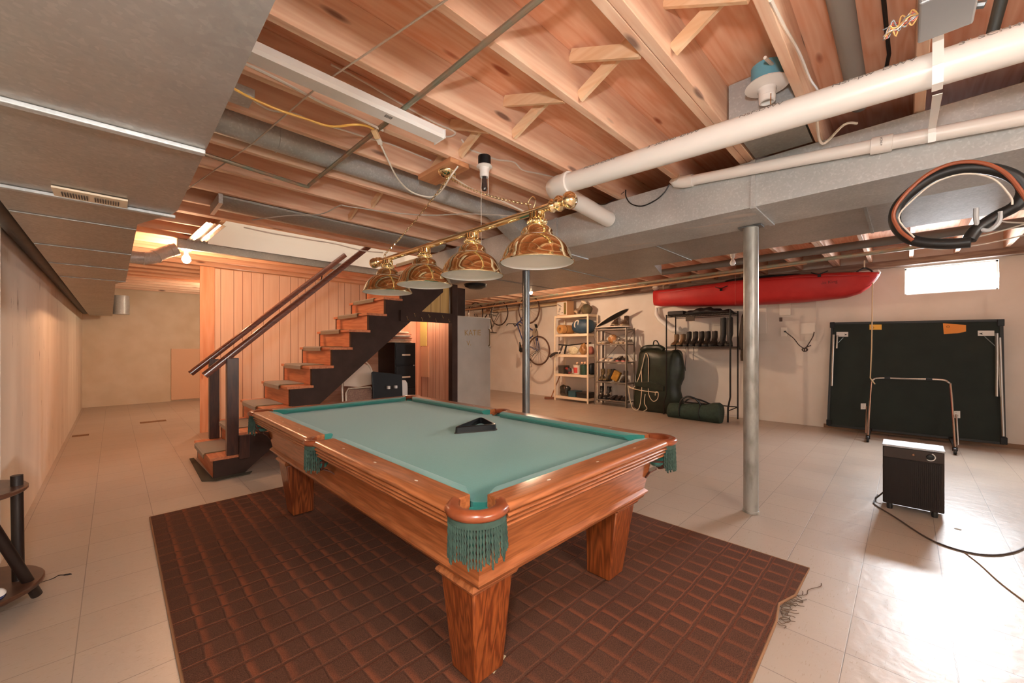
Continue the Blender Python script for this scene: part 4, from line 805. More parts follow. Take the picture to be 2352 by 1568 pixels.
# loose tiles / holes
for i, (u, v, w, d_, lab) in enumerate(((352,968,.34,.19,'brown patch of missing tile on the floor by the far passage'), (185,1000,.17,.16,'dark gap of missing tile against the left wall'))):
    p = atz(u,v,0); solo('missing_tile', MB().box(p.x-w/2,p.x+w/2,p.y-d_/2,p.y+d_/2,.0008,.002), mat('bare_adhesive', '8f6a48', .9, 0, '6f4f36', 20), lab, 'floor patch', smooth=0)
solo('floor_crack', MB().tube(cr([atz(u,v,.0015) for u,v in ((78,1343),(100,1335),(122,1328),(135,1321),(150,1320),(165,1318))],3), [.0015]*6+[.003]*6+[.006]*3+[.002], 4), mat('crack_dark', '2b211b', .9), 'dark crack in the floor tile beside the cue stand', 'crack')
# ball stand at the left edge
cs = thing('ball_stand', 'dark wooden two-tier ball and cue stand at the left edge of the photo', 'stand', (-.545, 3.22, 0))
dkw = mat('stand_wood', '5b3a28', .35, 0, '3c251a', 9, (1,1,5), coat=.2); blkw = mat('stand_peg', '241a16', .4)
SC_ = V((-.545, 3.22))
for z, r in ((.57,.235), (.085,.29)): build('shelf', MB().lathe([(.01,z),(r-.006,z),(r,z+.006),(r,z+.018),(r-.006,z+.024),(.01,z+.024)], (SC_.x,SC_.y,0), 36, (0,0,1), True), dkw, cs, smooth=40)
def sp(a, r, z): a = math.radians(a); return (SC_.x+r*math.cos(a), SC_.y+r*math.sin(a), z)
for a0, a1, m_ in ((2,2,blkw),(120,120,blkw),(240,240,blkw)): build('leg', MB().tube([sp(a0,.20,.109), sp(a1,.195,.645)], .022, 12), m_, cs)
for a0, a1 in ((-2,-62),(178,118)): build('cross_leg', MB().tube([sp(a0,.262,.012), sp(a1,.25,.56)], .022, 12), blkw, cs)
def ball(x, y, c, lab, stripe=None):
    t = thing('billiard_ball', lab, 'ball', (x, y, .109), 'billiard balls on the stand')
    build('sphere', MB().ell((x,y,.110+.0286), .0286,.0286,.0286, 24, 16), enamel if stripe else mat('ball_'+c, c, .12, coat=.5), t, smooth=80)
    if stripe: build('stripe', MB().loft([[V((x,y,.1386))+Euler((.5,.3,0)).to_matrix()@V((.0289*math.cos(p)*math.cos(2*PI*k/24), .0289*math.cos(p)*math.sin(2*PI*k/24), .0289*math.sin(p))) for k in range(24)] for p in (-.5,-.25,0,.25,.5)], True, False), mat('ball_'+stripe, stripe, .12, coat=.5), t, smooth=80)
ball(-.385, 3.02, 'x', 'blue striped white billiard ball on the low shelf of the stand', '1f2d5c'); ball(-.46, 3.02, 'b53a2a', 'red billiard ball at the back of the low shelf of the stand')
glow(.62, 6.18, 2.36, 400, 'ffc496', 'lit bare bulb glowing under the joists left of the staircase', .045)
glow(5.55, 5.02, 2.33, 1900, 'ffdcb8', 'small lit bulb shining beside the far steel post', .03)

lamp('cupboard_bulb', 'POINT', (3.45, 5.50, 2.0), 9, (1,.76,.55), .04)
# ---------------------------------------------------------------- kayak on the right-hand wall
ky = thing('kayak', 'long red plastic kayak slung along the wall under the joists', 'kayak', (7.72, 1.9, 2.1))
KC = 7.70
stn = [(1490,668,690,.03),(1493,666,700,.10),(1510,664.5,702,.15),(1560,660,702,.21),(1620,653,701,.27),(1690,644,699.5,.31),(1760,636.5,696,.33),(1830,631,692,.32),(1890,627,686,.29),(1940,624,680.5,.23),(1972,622.5,671,.16),(1995,621,656,.10),(2010,620.5,638,.05),(2019,620,627,.012)]
rings = []
for u, vt, vb, hw in stn:
    pt_ = atx(u, vt, 7.45); pb = atx(u, vb, 7.50); y, zt, zb = (pt_.y+pb.y)/2, pt_.z, pb.z; h = zt-zb
    rings.append([V((KC+hw*a, y, zb+h*b)) for a, b in ((0,0),(-.35,.01),(-.68,.07),(-.88,.22),(-.97,.5),(-1.0,.78),(-.97,.88),(-.86,.96),(-.5,1.04),(0,1.07),(.5,1.04),(.86,.96),(.97,.88),(1.0,.78),(.97,.5),(.88,.22),(.68,.07),(.35,.01))])
build('hull', MB().loft(rings), red_plastic, ky, smooth=60)
sm = MB()
for sgn in (-1, 1): sm.tube([V((KC+sgn*(hw+.002), atx(u,vt,7.45).y, atx(u,vt,7.45).z-.045-.02*(1-hw/.33))) for u,vt,vb,hw in stn[2:-2]], .007, 6)
build('gunwale_seam', sm, mat('kayak_seam', 'a31d1b', .4), ky)
ck = atx(1740, 640, 7.45); cy_, cz_ = ck.y, ck.z
build('cockpit_coaming', MB().tube([V((KC+.23*math.cos(t), cy_+.55*math.sin(t), cz_+.03+.01*math.sin(t))) for t in [2*PI*i/28 for i in range(28)]], .018, 8, True), black_plastic, ky)
for u, v in ((1657,660),(1882,627)):
    p = atx(u,v,7.39); build('side_handle', MB().tube(cr([p+V((0,.10,.02)), p+V((-.012,.05,-.005)), p+V((-.014,0,-.02)), p+V((-.012,-.05,-.0)), p+V((0,-.10,.02))],4), .007, 6).box(p.x-.02,p.x-.005,p.y-.02,p.y+.02,p.z-.06,p.z-.015), black_plastic, ky)
build('bow_guard', MB().tube([atx(u,v,KC-.005) for u,v in ((2016,621),(2020,625),(2017,633),(2010,643),(2004,650))], .014, 8), white_paint, ky, label='white rubbing strip on the bow')
build('stern_fitting', MB().ell(tuple(atx(1506,661,7.68)), .05,.07,.055,12,8), mat('pale_foam', 'd9d2c8', .8), ky)
tl = atx(1912, 646, 7.40); text('Rio King', .062, (7.415, tl.y+.05, tl.z-.006), (0,-1,.035), (0,0,1), mat('maroon_ink', '5a1413', .6), ky, 'kayak_lettering')
def sling(u, lab, y):
    p = atx(u, 612 if u > 1900 else 655, 7.7)
    t = thing('kayak_sling', lab, 'sling', (7.7, y, 2.4), 'slings holding the kayak')
    zt = 2.41 if u > 1900 else 2.38
    build('rope', MB().tube([(7.69,y,2.56),(7.70,y,zt+.08),(7.70,y,zt+.03)], .008, 6), mat('cream_rope', 'e9dcc4', .8), t)
    build('strap', MB().tube(cr([(7.62,y+.09,zt-.03),(7.66,y+.05,zt+.01),(7.70,y,zt+.04),(7.70,y-.05,zt+.015),(7.68,y-.09,zt-.03)],4), .012, 6), black_rubber, t)
sling(1978, 'white rope and black strap holding the bow of the red kayak', .43); sling(1503, 'rope and black strap holding the blunt stern of the red kayak', 3.42)
rp = [atx(2004,648,7.66), atx(2003,740,7.66), atx(2002,800,7.66), atx(1999,868,7.66)]
solo('hanging_rope', MB().tube(rp+[atx(2005,876,7.67), atx(2010,882,7.67)], .008, 6), mat('tan_rope', 'c9b08c', .85), 'tan rope hanging from the kayak bow down to the folded table frame', 'rope')

# ---------------------------------------------------------------- folded table tennis table
tt = thing('table_tennis_table', 'dark green table tennis table folded upright against the wall', 'game table', (7.95, 0, 0))
def tp(y, z, o=0): return V((7.93+.135*(z-.08)/1.58-o, y, z))
y0, y1 = -.872, .850
cor_ = [(y1+.018,.078),(y0-.003,.086),(y0+.004,1.645),(y1-.02,1.676)]
build('top_panel', MB().loft([[tp(y,z,o) for y,z in cor_] for o in (0,.025)]), green_board, tt, smooth=0)
ed_ = MB()
for a, b in zip(cor_, cor_[1:]+cor_[:1]): ed_.bar(tp(*a,.012), tp(*b,.012), .03, .038, (1,0,0))
build('edge_frame', ed_, mat('black_edge', '1d201f', .5), tt, smooth=0)
for y, z in ((y1-.02,1.65),(y0+.01,1.615),(y1+.01,.12),(y0+.0,.12)): build('corner_cap', MB().obox(tp(y,z,.015), .055,.06,.09), black_plastic, tt, smooth=0, bevel=.006)
def leg2(u, v0, v1, lab=None):
    a, b = atx(u[0], v0, 7.94), atx(u[1], v1, 7.94); return build('folded_leg', MB().tube([tp(a.y,a.z,.05), tp(b.y,b.z,.05)], .016, 10), chrome, tt)
leg2((1914,1911),768,886); leg2((1922,1921),770,800); leg2((2291,2289),765,910); leg2((2297,2302),775,1000)
for a, b in (((1936,775),(1920,792)),((2262,772),(2287,795))): build('leg_brace', MB().tube([tp(atx(*a,7.97).y,atx(*a,7.97).z,.04), tp(atx(*b,7.97).y,atx(*b,7.97).z,.05)], .005, 6), steel, tt)
def plab(u0,v0,u1,v1,m,name):
    pts = [atx(u,v,8.02) for u,v in ((u0,v0),(u1,v0),(u1,v1),(u0,v1))]; z0_=min(p.z for p in pts)
    return build(name, MB().loft([[tp(p.y,p.z,.026+o) for p in pts] for o in (0,.0015)]), m, tt, smooth=0)
wl = mat('white_label', 'd8d9d6', .6); yl = mat('yellow_label', 'e8b44a', .6); ol_ = mat('orange_label', 'dd8b35', .6)
l1 = plab(1921,762,1948,773,wl,'arrow_sticker'); l2 = plab(2246,759,2284,771,wl,'arrow_sticker'); plab(1997,745,2025,757,yl,'warning_sticker')
pts = [atx(u,v,8.02) for u,v in ((2166,742),(2219,746),(2219,761),(2200,765),(2168,767))]; build('warning_sticker', MB().loft([[tp(p.y,p.z,.026+o) for p in pts] for o in (0,.0015)]), ol_, tt, smooth=0)
for (u,v) in ((2004,752),(2178,750)):
    p = atx(u,v,8.0); build('sticker_mark', MB().torus(tp(p.y,p.z,.0285), .014, .0025, (1,0,.08), 14, 5), mat('brown_print', '8a5a20', .7), tt)
for (u,v,s_) in ((1942,768,1),(2254,766,-1)):
    p = atx(u,v,8.0); c = tp(p.y,p.z,.0288); build('sticker_arrow', MB().loft([[c+V((o,a,b)) for a,b in ((-.022*s_,0),(.016*s_,.014),(.008*s_,0),(.016*s_,-.014))] for o in (-.0005,.0005)]), black_ink, tt, smooth=0)
q1 = plab(1978,925,1990,938,wl,'lock_sticker'); q2 = plab(2190,942,2204,958,wl,'lock_sticker')
for (u,v) in ((1984,929),(1984,934),(2195,946),(2199,953),(2194,954)):
    p = atx(u,v,7.98); c = tp(p.y,p.z,.0288); build('sticker_mark', MB().obox(c, .001,.012,.004), black_ink, tt, smooth=0)
P1, P2, Q1, Q2 = V((7.78,.36,.855)), V((7.78,-.415,.865)), V((7.31,.372,.085)), V((7.20,-.42,.085))
build('roller_frame', MB().tube(cr([Q1, P1+V((-.03,.0,-.12)), P1+V((-.005,-.02,-.03)), P1+V((0,-.09,.0)), (P1+P2)/2, P2+V((0,.09,0)), P2+V((-.005,.02,-.03)), P2+V((-.03,0,-.12)), Q2],6), .013, 10), chrome, tt)
for y in (.19,-.22): build('frame_clip', MB().obox((7.79,y,.86), .05,.06,.035), black_plastic, tt, smooth=0, bevel=.004)
for Q, yy in ((Q1,.40),(Q2,-.45)):
    build('side_strut', MB().tube([V((Q.x+.10,yy,.10)), V((Q.x+.30,yy,.45))], .010, 8), chrome, tt); build('base_bar', MB().bar((Q.x,Q.y,.085), (7.92,Q.y,.085), .03,.03), dark_metal, tt, smooth=0)
    c = build('caster', MB().lathe([(.012,-.014),(.036,-.014),(.04,-.006),(.04,.006),(.036,.014),(.012,.014)], (Q.x-.02,Q.y,.041), 18, (0,1,0), True), black_rubber, tt)
    build('caster_fork', MB().bar((Q.x-.02,Q.y,.045),(Q.x,Q.y,.085), .045,.02,(1,0,0)), dark_metal, c, smooth=0)

# ---------------------------------------------------------------- heater
ht = thing('space_heater', 'brown upright space heater with a grey top standing on the tiles', 'heater', (4.50, -.035, 0))
HX0, HX1, HY0, HY1, HZ0, HZ1 = 4.385, 4.625, -.205, .135, .045, .505
build('case', MB().box(HX0+.012, HX1, HY0, HY1, HZ0, HZ1), heater_brown, ht, smooth=0, bevel=.008)
build('top_plate', MB().box(HX0+.0, HX1+.004, HY0-.004, HY1+.004, HZ1, HZ1+.014), grey_top, ht, smooth=0, bevel=.003, label='grey laminate top plate')
build('control_panel', MB().box(HX0+.002, HX0+.012, HY0+.004, HY1-.004, HZ1-.085, HZ1-.004), mat('heater_panel', '382d27', .5, spec=.25), ht, smooth=0, bevel=.002)
gb = MB().box(HX0+.006, HX0+.012, HY0+.01, HY1-.01, HZ0+.012, HZ1-.09)
for i in range(30): y = HY0+.016+i*(HY1-HY0-.032)/29; gb.box(HX0+.0, HX0+.008, y-.0028, y+.0028, HZ0+.02, HZ1-.095)
build('grille', gb, mat('grille_brown', '231a16', .5, spec=.25), ht, smooth=0)
kb = build('thermostat_knob', MB().lathe([(.021,0),(.019,.016),(.004,.018)], (HX0+.001,-.13,.462), 20, (-1,0,0), True), black_plastic, ht)
build('dial_arc', MB().tube([(HX0+.0012,-.13+.027*math.cos(t),.462+.027*math.sin(t)) for t in [math.radians(-250+i*20) for i in range(11)]], .0035, 5), white_paint, kb); build('pilot_light', MB().lathe([(.009,0),(.007,.005),(.003,.006)], (HX0+.001,-.04,.462), 12, (-1,0,0), True), mat('pilot_lens', '8a5a3a', .3), ht)
for y in (HY0+.05, HY1-.04):
    for x in (HX0+.04, HX1-.04): build('foot', MB().lathe([(.017,.001),(.019,.02),(.016,.046)], (x,y,0), 12, (0,0,1), True), black_rubber, ht)
sl = MB()
for i in range(5): sl.box(HX0+.06,HX1-.05,HY0-.002,HY0,.12+i*.03,.132+i*.03)
build('side_slots', sl, mat('slot_dark', '191412', .7), ht, smooth=0)
build('power_cord', MB().tube(cr([V((4.60,.138,.07)), V((4.57,.18,.02)), atz(2016,1136,.006), atz(2008,1150,.006), atz(2012,1160,.006), atz(2060,1190,.006), atz(2130,1235,.006), atz(2200,1262,.006), atz(2270,1274,.006), atz(2330,1267,.006), atz(2400,1240,.006), atz(2600,1200,.006)],6), .0055, 8), brown_cord, ht)
solo('cable', MB().tube(cr([atz(2215,1268,.004), atz(2250,1295,.004), atz(2300,1340,.004), atz(2380,1400,.004)]), .003, 5), mat('tan_wire', '8a6a44', .6), 'thin tan wire on the floor branching off by the heater cord', 'cable')
solo('floor_spot', MB().lathe([(.0,.002),(.016,.0018),(.019,.0006)], tuple(atz(2200,1215,0)), 16), mat('floor_spot', '9a8a74', .8), 'round brown spot on the tile seam in front of the heater', 'stain')

# ---------------------------------------------------------------- electrical board on the wall
eb = thing('wiring_board', 'white painted board with small boxes on the wall under the kayak', 'electrical board', (8.12, 1.4, 1.4))
ep = mat('board_white', 'ded4c8', .7); ep2 = mat('box_white', 'e8e0d4', .5)
def wr(u0,v0,u1,v1,x): a, b = atx(u0,v0,x), atx(u1,v1,x); return min(a.y,b.y), max(a.y,b.y), min(a.z,b.z), max(a.z,b.z)
def wbox(mb, u0,v0,u1,v1,x0,x1): a,b,c,d_ = wr(u0,v0,u1,v1,x0); return mb.box(x0,x1,a,b,c,d_)
build('board', wbox(MB(),1735,690,1874,782,8.125,8.146), ep, eb, smooth=0, bevel=.003)
build('breaker_panel', wbox(MB(),1735,697,1760,766,8.06,8.124), ep2, eb, smooth=0, bevel=.004)
build('cover_box', wbox(MB(),1790,690,1816,723,8.09,8.124), ep2, eb, smooth=0, bevel=.004)
build('outlet_box', wbox(MB(),1793,752,1808,772,8.09,8.124), ep2, eb, smooth=0, bevel=.004); build('switch_plate', wbox(MB(),1838,742,1872,766,8.10,8.124), ep2, eb, smooth=0, bevel=.004); build('outlet_cover', wbox(MB(),1790,729,1797,738,8.115,8.124), mat('brown_outlet', '5c4238', .5), eb, smooth=0, bevel=.002)
cd = thing('power_cord', 'brown cord with a bundled loop plugged in below the wiring board', 'cord', (8.08, 1.25, 1.3))
X_ = 8.075
build('cord', MB().tube(cr([atx(u,v,X_) for u,v in ((1803,761),(1812,768),(1824,778),(1835,792),(1846,799),(1852,797),(1860,785),(1867,773),(1870,762))],5), .007, 6), brown_cord, cd)
lp = MB()
for du, r in ((0,.05),(3,.042),(-3,.036)): c = atx(1848+du,803,X_-.01); lp.torus(c, r*.6, .007, (1,.2*du,.3), 14, 6)
lp.tube([atx(1850,798,X_-.012), atx(1863,793,X_-.014)], .008, 6); build('bundle', lp, brown_cord, cd); build('plug', MB().obox(atx(1803,761,X_), .03,.03,.025), black_rubber, cd, bevel=.004)

# ---------------------------------------------------------------- hose coil under the trunk duct
hc = thing('hose_coil', 'coil of thick black hose hanging under the trunk duct', 'hose', (3.05, -.2, 1.85))
def hp(pts, dx): return [atx(u,v,3.0+d) for (u,v), d in zip(pts, dx)]
p1 = [(2226,551),(2244,526),(2288,497),(2336,470),(2352,432),(2322,402),(2262,386),(2200,388),(2140,408),(2088,445),(2060,478),(2056,512),(2078,542),(2115,556),(2175,560),(2230,556)]
build('hose', MB().tube(cr(hp(p1,[.02*math.sin(i*.7) for i in range(16)]),6), .0265, 12), black_rubber, hc)
p2 = [(2096,552),(2066,528),(2052,492),(2074,452),(2128,402),(2190,375),(2255,374),(2310,398),(2352,450),(2375,500),(2360,560)]
build('brown_hose', MB().tube(cr(hp(p2,[-.05]*11),6), .009, 8), mat('rust_hose', '8f4a2c', .5), hc, label='thin rust brown hose')
p3 = [(2100,545),(2064,500),(2100,456),(2150,418),(2215,399),(2280,410),(2320,450),(2325,470)]
build('tape_wire', MB().tube(cr(hp(p3,[-.045]*8),5), .004, 6), white_cable, hc)
build('hook', MB().tube(cr([V((3.0,-.245,1.985)), V((3.0,-.245,1.93)), V((3.0,-.255,1.885)), V((3.0,-.285,1.868)), V((3.0,-.315,1.90)), V((3.0,-.32,1.95))],5), .010, 8), pvc_grey, hc, label='grey hook carrying the coil')
for i, (pts, x) in enumerate((([(2100,545),(2180,556),(2240,545),(2300,530),(2352,515)],4.9), ([(2090,560),(2160,572),(2260,560),(2352,540)],5.6), ([(2180,455),(2230,470),(2290,505),(2352,512)],4.9))):
    solo('cable', MB().tube(cr([atx(u,v,x) for u,v in pts]), .006, 5), white_cable, ['pale cable sagging below the hose coil','lower pale cable sagging toward the window','cable crossing behind the hose coil'][i], 'cable')
ub = thing('lampholder', 'white lampholder with an unlit frosted bulb above the kayak', 'light fitting', (5.8, 2.2, 2.45), 'bare ceiling lampholders')
pb_ = atx(1683, 592, 5.72)
build('socket', MB().lathe([(.012,.07),(.05,.065),(.05,.055),(.03,.05),(.024,.0),(.018,-.005)], pb_, 16, (0,0,1)), enamel, ub); build('bulb', MB().lathe([(.014,0),(.016,-.02),(.034,-.055),(.036,-.075),(.022,-.10),(.002,-.106)], pb_, 16), bare_bulb, ub)
build('pull_string', MB().tube([pb_+V((.0,-.03,.0)), pb_+V((0,-.03,-.62))], .0016, 4), mat('red_string', 'b0584a', .7), ub)
# ---------------------------------------------------------------- racks and shelves
cream_pl = mat('cream_shelf_plastic', 'ecd9bd', .5)
ws = thing('plastic_shelf_unit', 'tall cream plastic shelving unit crammed with gear against the wall', 'shelving unit', (7.84, 5.64, 0))
WX0, WX1, WY0_, WY1_ = 7.65, 8.04, 5.165, 6.12; WZ = [.115, .655, 1.125, 1.615, 2.065]
for z in WZ: build('shelf', MB().box(WX0,WX1,WY0_,WY1_,z-.06,z), cream_pl, ws, smooth=0, bevel=.006)
for x in (WX0+.0, WX1-.0):
    for y in (WY0_, WY1_): build('post', MB().lathe([(.022,.002),(.022,2.06)], (x,y,0), 12, (0,0,1), True), cream_pl, ws)
grey_ang = mat('grey_angle_steel', '8d8379', .5, .4)
ms = thing('metal_shelf_unit', 'grey steel angle shelving unit full of shoes beside the plastic shelves', 'shelving unit', (7.86, 4.61, 0))
MX0, MX1, MY0, MY1 = 7.70, 8.06, 4.215, 5.02; MZ = [.135, .535, .985, 1.375, 1.70]
for z in MZ: build('shelf', MB().box(MX0,MX1,MY0,MY1,z-.03,z-.022).box(MX0,MX0+.006,MY0,MY1,z-.03,z).box(MX0,MX1,MY0,MY0+.006,z-.03,z), grey_ang, ms, smooth=0)
for x in (MX0, MX1):
    for y in (MY0, MY1):
        sx_ = 1 if x == MX0 else -1; sy_ = 1 if y == MY0 else -1
        build('post', MB().box(min(x,x+.006*sx_)-.003,max(x,x+.006*sx_),min(y,y+.032*sy_)-.003,max(y,y+.032*sy_),.002,1.72).box(min(x,x+.032*sx_)-.003,max(x,x+.032*sx_),min(y,y+.006*sy_)-.003,max(y,y+.006*sy_),.002,1.72), grey_ang, ms, smooth=0)
for a, b in (((8.05,4.25,1.40),(8.05,4.98,1.66)),((8.05,4.98,1.40),(8.05,4.25,1.66)),((8.05,4.62,1.35),(8.05,4.95,1.02)),((8.05,4.58,1.35),(8.05,4.25,1.02)),((7.74,4.21,1.40),(8.02,4.21,1.66))): build('brace', MB().bar(a,b,.014,.004,(1,0,0)), grey_ang, ms, smooth=0)
br = thing('boot_rack', 'black tubular wire rack holding boots below the kayak', 'rack', (7.72, 2.7, 0))
BX0, BX1, BY0, BY1 = 7.50, 7.93, 2.15, 3.27; BZ = [1.30, 1.90]
for z in BZ:
    b = MB()
    for x in (BX0, BX1): b.tube([(x,BY0,z),(x,BY1,z)], .009, 8).tube([(x,BY0,z-.03),(x,BY1,z-.03)], .005, 6)
    for y in (BY0, BY1): b.tube([(BX0,y,z),(BX1,y,z)], .009, 8)
    for i in range(24): y = BY0+(BY1-BY0)*(i+.5)/24; b.tube([(BX0,y,z-.003),(BX1,y,z-.003)], .003, 5)
    build('wire_shelf', b, dark_metal, br)
build('leg', MB().tube([(BX0,BY1,1.92),(BX0,BY1,.40),(BX0+.0,BY1+.05,.22),(BX0,BY1+.05,.004)], .013, 8), dark_metal, br)
build('leg', MB().tube([(BX0,BY0,1.95),(BX0,BY0,.44),(BX0-.02,BY0+.03,.25),(BX0-.03,BY0+.03,.004)], .015, 8), dark_metal, br)
for y in (BY0, BY1): build('leg', MB().tube([(BX1,y,1.95),(BX1,y,.004)], .013, 8), dark_metal, br)
build('foot_bar', MB().tube([(BX0-.02,BY0+.03,.20),(BX1,BY0,.22)], .010, 6).tube([(BX1,BY0,.22),(BX1,BY1,.22)], .010, 6), dark_metal, br)

# shoes: built once per kind, copied for the rest
def shoe(name, label, cat, group, upper, sole, L=.29, W=.105, H=.10, shaft=0, toe=1.0, lace=None):
    """toe points to -x, base at the origin"""
    t = thing(name, label, cat, (0,0,0), group)
    def out(s_, z): return [V((L*(x-.5), W*s_*y, z)) for x,y in ((0,0),(.03,.26),(.10,.42),(.25,.50),(.42,.46),(.60,.36),(.80,.36),(.95,.28),(1,0),(.95,-.28),(.80,-.36),(.60,-.36),(.42,-.46),(.25,-.50),(.10,-.42),(.03,-.26))]
    build('sole', MB().loft([out(.96,.0), out(1.02,.008), out(1.0,.022), out(.95,.026)]), sole, t, smooth=50)
    rings = []
    for f, s_, x0 in ((0,.93,0),(.35,.93,0.0),(.62,.80,.05),(.85,.62,.14),(1.0,.46,.30)):
        r = []
        for p in out(s_, .024+f*(H-.024)):
            nx = L*(-.5)+L*x0*(1-(p.x/L+.5))+ (p.x+L/2)
            k = max(0, (.45-(p.x/L+.5)))*f; r.append(V((nx, p.y, p.z-k*H*1.05*toe)))
        rings.append(r)
    if shaft:
        for j in range(1, 5):
            z = H+(shaft-H)*j/4; r = []
            for i in range(16):
                a = 2*PI*i/16; r.append(V((L*.26-L*.225*math.cos(a), W*.42*math.sin(a)*(1 if j < 4 else .95), z+.006*math.sin(3*a+j))))
            rings.append(r)
    build('upper', MB().loft(rings), upper, t, smooth=60)
    if lace:
        b = MB()
        for k in range(4): x = -.10*L+.085*L*k; z = H*(.62+.11*k); b.tube([(x,-W*.28,z),(x-.006,0,z+.016),(x,W*.28,z)], .0035, 5)
        build('laces', b, lace, t)
    return t
def P(o, x, y, z, rz=0, rx=0): o.location = (x,y,z); o.rotation_euler = (rx,0,rz); return o
brown_l = mat('brown_boot_leather', '6b4c34', .6, 0, '533a28', 12); dark_l = mat('dark_boot_leather', '2f2721', .55, 0, '3d332a', 12); blk_r = mat('black_sole', '191613', .7); tan_s = mat('tan_sole', 'b39a78', .7)
wht_l = mat('white_shoe', 'e3d8c8', .6); camo = mat('camo_fabric', '4a4030', .85, 0, '7a6440', 14, lo=.48, hi=.52); grey_l = mat('grey_shoe', '8f8578', .7)
# boots on the wire rack
gB = 'boots on the black wire rack'
b1 = shoe('boot', 'tan ankle boot at the left end of the black wire rack', 'boot', gB, mat('tan_boot', '8a6a48', .65), blk_r, .29, .11, .10, .21, lace=blk_r); P(b1, 7.66, 3.165, 1.313, .05)
b2 = dup(b1, 'second tan boot on the rack, beside the leftmost one', gB, (7.66, 3.05, 1.313), (0,0,-.04))
b3 = shoe('boot', 'dark leather boot on the wire rack, third boot from its left end', 'boot', gB, dark_l, blk_r, .30, .11, .11, .25, lace=brown_cord); P(b3, 7.67, 2.937, 1.313, .03)
nm = ['fourth', 'fifth', 'sixth', 'seventh']
for i, n_ in enumerate(nm): dup(b3, 'dark leather boot on the wire rack, %s boot from its left end' % n_, gB, (7.67+.01*(i%2), 2.824-.113*i, 1.313), (0,0,.03*((i%3)-1)))
rb = mat('rubber_boot', '3d3a36', .5)
r1 = shoe('rubber_boot', 'tall grey rubber boot at the right end of the wire rack', 'boot', gB, rb, blk_r, .30, .115, .12, .52); P(r1, 7.74, 2.24, 1.313, .0); r1.rotation_euler = (0,0,.06)
dup(r1, 'tall grey rubber boot standing behind its twin at the right end of the rack', gB, (7.76, 2.362, 1.313), (0,0,-.04))
jk = thing('hanging_coat', 'dark brown coat hanging from the right end of the wire rack', 'coat', (7.86, 2.06, 1.05))
jr = []
for z, w, d_, o in ((1.93,.03,.03,0),(1.86,.07,.05,0),(1.70,.10,.07,-.01),(1.5,.115,.085,-.02),(1.3,.12,.09,-.03),(1.15,.13,.09,-.03),(1.06,.12,.08,-.03)):
    jr.append([V((7.84+d_*math.cos(2*PI*k/20)*(1+.18*math.sin(5*2*PI*k/20+z*6)), 1.985+o+w*math.sin(2*PI*k/20)*(1+.12*math.sin(7*2*PI*k/20+z*4)), z)) for k in range(20)])
build('coat_body', MB().loft(jr), mat('brown_coat', '5a4c3e', .95, 0, '483c31', 30), jk, smooth=60); build('sleeve', MB().tube(cr([(7.78,2.02,1.80),(7.755,2.04,1.6),(7.76,2.05,1.4),(7.77,2.05,1.26)],4), [.035]*6+[.04]*6+[.037], 10), mat('brown_sleeve', '50443a', .95), jk)
solo('black_case', MB().box(7.52,7.86,2.96,3.26,1.912,1.985), mat('charcoal_case', '2c2826', .6), 'flat black case at the left on top of the wire rack', 'case', smooth=0, bevel=.012)
gr_ = []
for i in range(15):
    t = i/14; y = 2.93-.76*t; h = .05+.065*math.sin(PI*min(1,t*1.25))+.015*math.sin(i*2.1); w = .17+.02*math.sin(i*1.7)
    gr_.append([V((7.70+w*math.cos(a)*(1 if math.sin(a) > -.2 else 1.05), y+.02*math.sin(3*a), 1.913+max(0,(.35+.65*math.sin(a))*h*(1 if 0 < i < 14 else .35)))) for a in [2*PI*k/16 for k in range(16)]])
solo('black_bag', MB().loft(gr_), mat('black_vinyl', '221f1e', .55), 'long slumped black bag lying on top of the wire rack', 'bag', smooth=70)
solo('hanging_tag', MB().box(7.478,7.488,2.74,2.90,1.78,1.865), mat('dark_tag', '4b4034', .7), 'small dark box hanging from the front of the rack top', 'box', smooth=0, bevel=.004)
for i, (y, z0) in enumerate(((2.90,.86),(2.76,1.06))): solo('hanging_strap', MB().tube(cr([(7.482,y,1.29),(7.48,y-.01,1.2),(7.48,y+.005,z0+.1),(7.482,y,z0)],4), .005, 6), black_rubber, ['longer black strap dangling from the boot shelf','shorter black strap dangling from the boot shelf'][i], 'strap')
for o_ in [o for o in COL.objects if o.parent is None and o.get('group') == gB and o.name.startswith('boot')]: o_.scale = (1.12,.94,1.12)
# green pack and duffel
gv = mat('dark_green_vinyl', '1d231b', .42, 0, '2b3327', 5, bump=.9, bscale=5, spec=.4)
gp = thing('portage_pack', 'big dark green vinyl pack laced with cream rope on the floor', 'pack', (7.58, 3.55, 0))
pr_ = []
for z, w, d_, oy in ((.004,.40,.17,.03),(.05,.47,.21,.02),(.25,.50,.23,.01),(.45,.475,.23,.02),(.55,.455,.22,.01),(.70,.47,.23,-.02),(.90,.46,.225,-.05),(1.06,.46,.22,-.04),(1.16,.45,.20,-.04),(1.21,.42,.16,-.04),(1.235,.37,.10,-.04)):
    pr_.append([V((7.715+.79*d_*math.copysign(abs(math.cos(a))**.75,math.cos(a))*(1+.05*math.sin(6*a+z*7)), 3.53+oy+w*math.copysign(abs(math.sin(a))**.75,math.sin(a))*(1+.04*math.sin(4*a+z*9)), z+(.022*math.sin(5*a) if z > 1.1 else 0))) for a in [2*PI*k/32 for k in range(32)]])
build('pack_body', MB().loft(pr_), gv, gp, smooth=70)
build('top_roll', MB().tube(cr([(7.70,3.86,1.23),(7.68,3.78,1.28),(7.70,3.64,1.29),(7.70,3.50,1.29),(7.70,3.42,1.24)],4), .06, 10).tube(cr([(7.68,3.62,1.33),(7.66,3.59,1.42),(7.66,3.53,1.42),(7.67,3.48,1.32)],4), .012, 6), gv, gp)
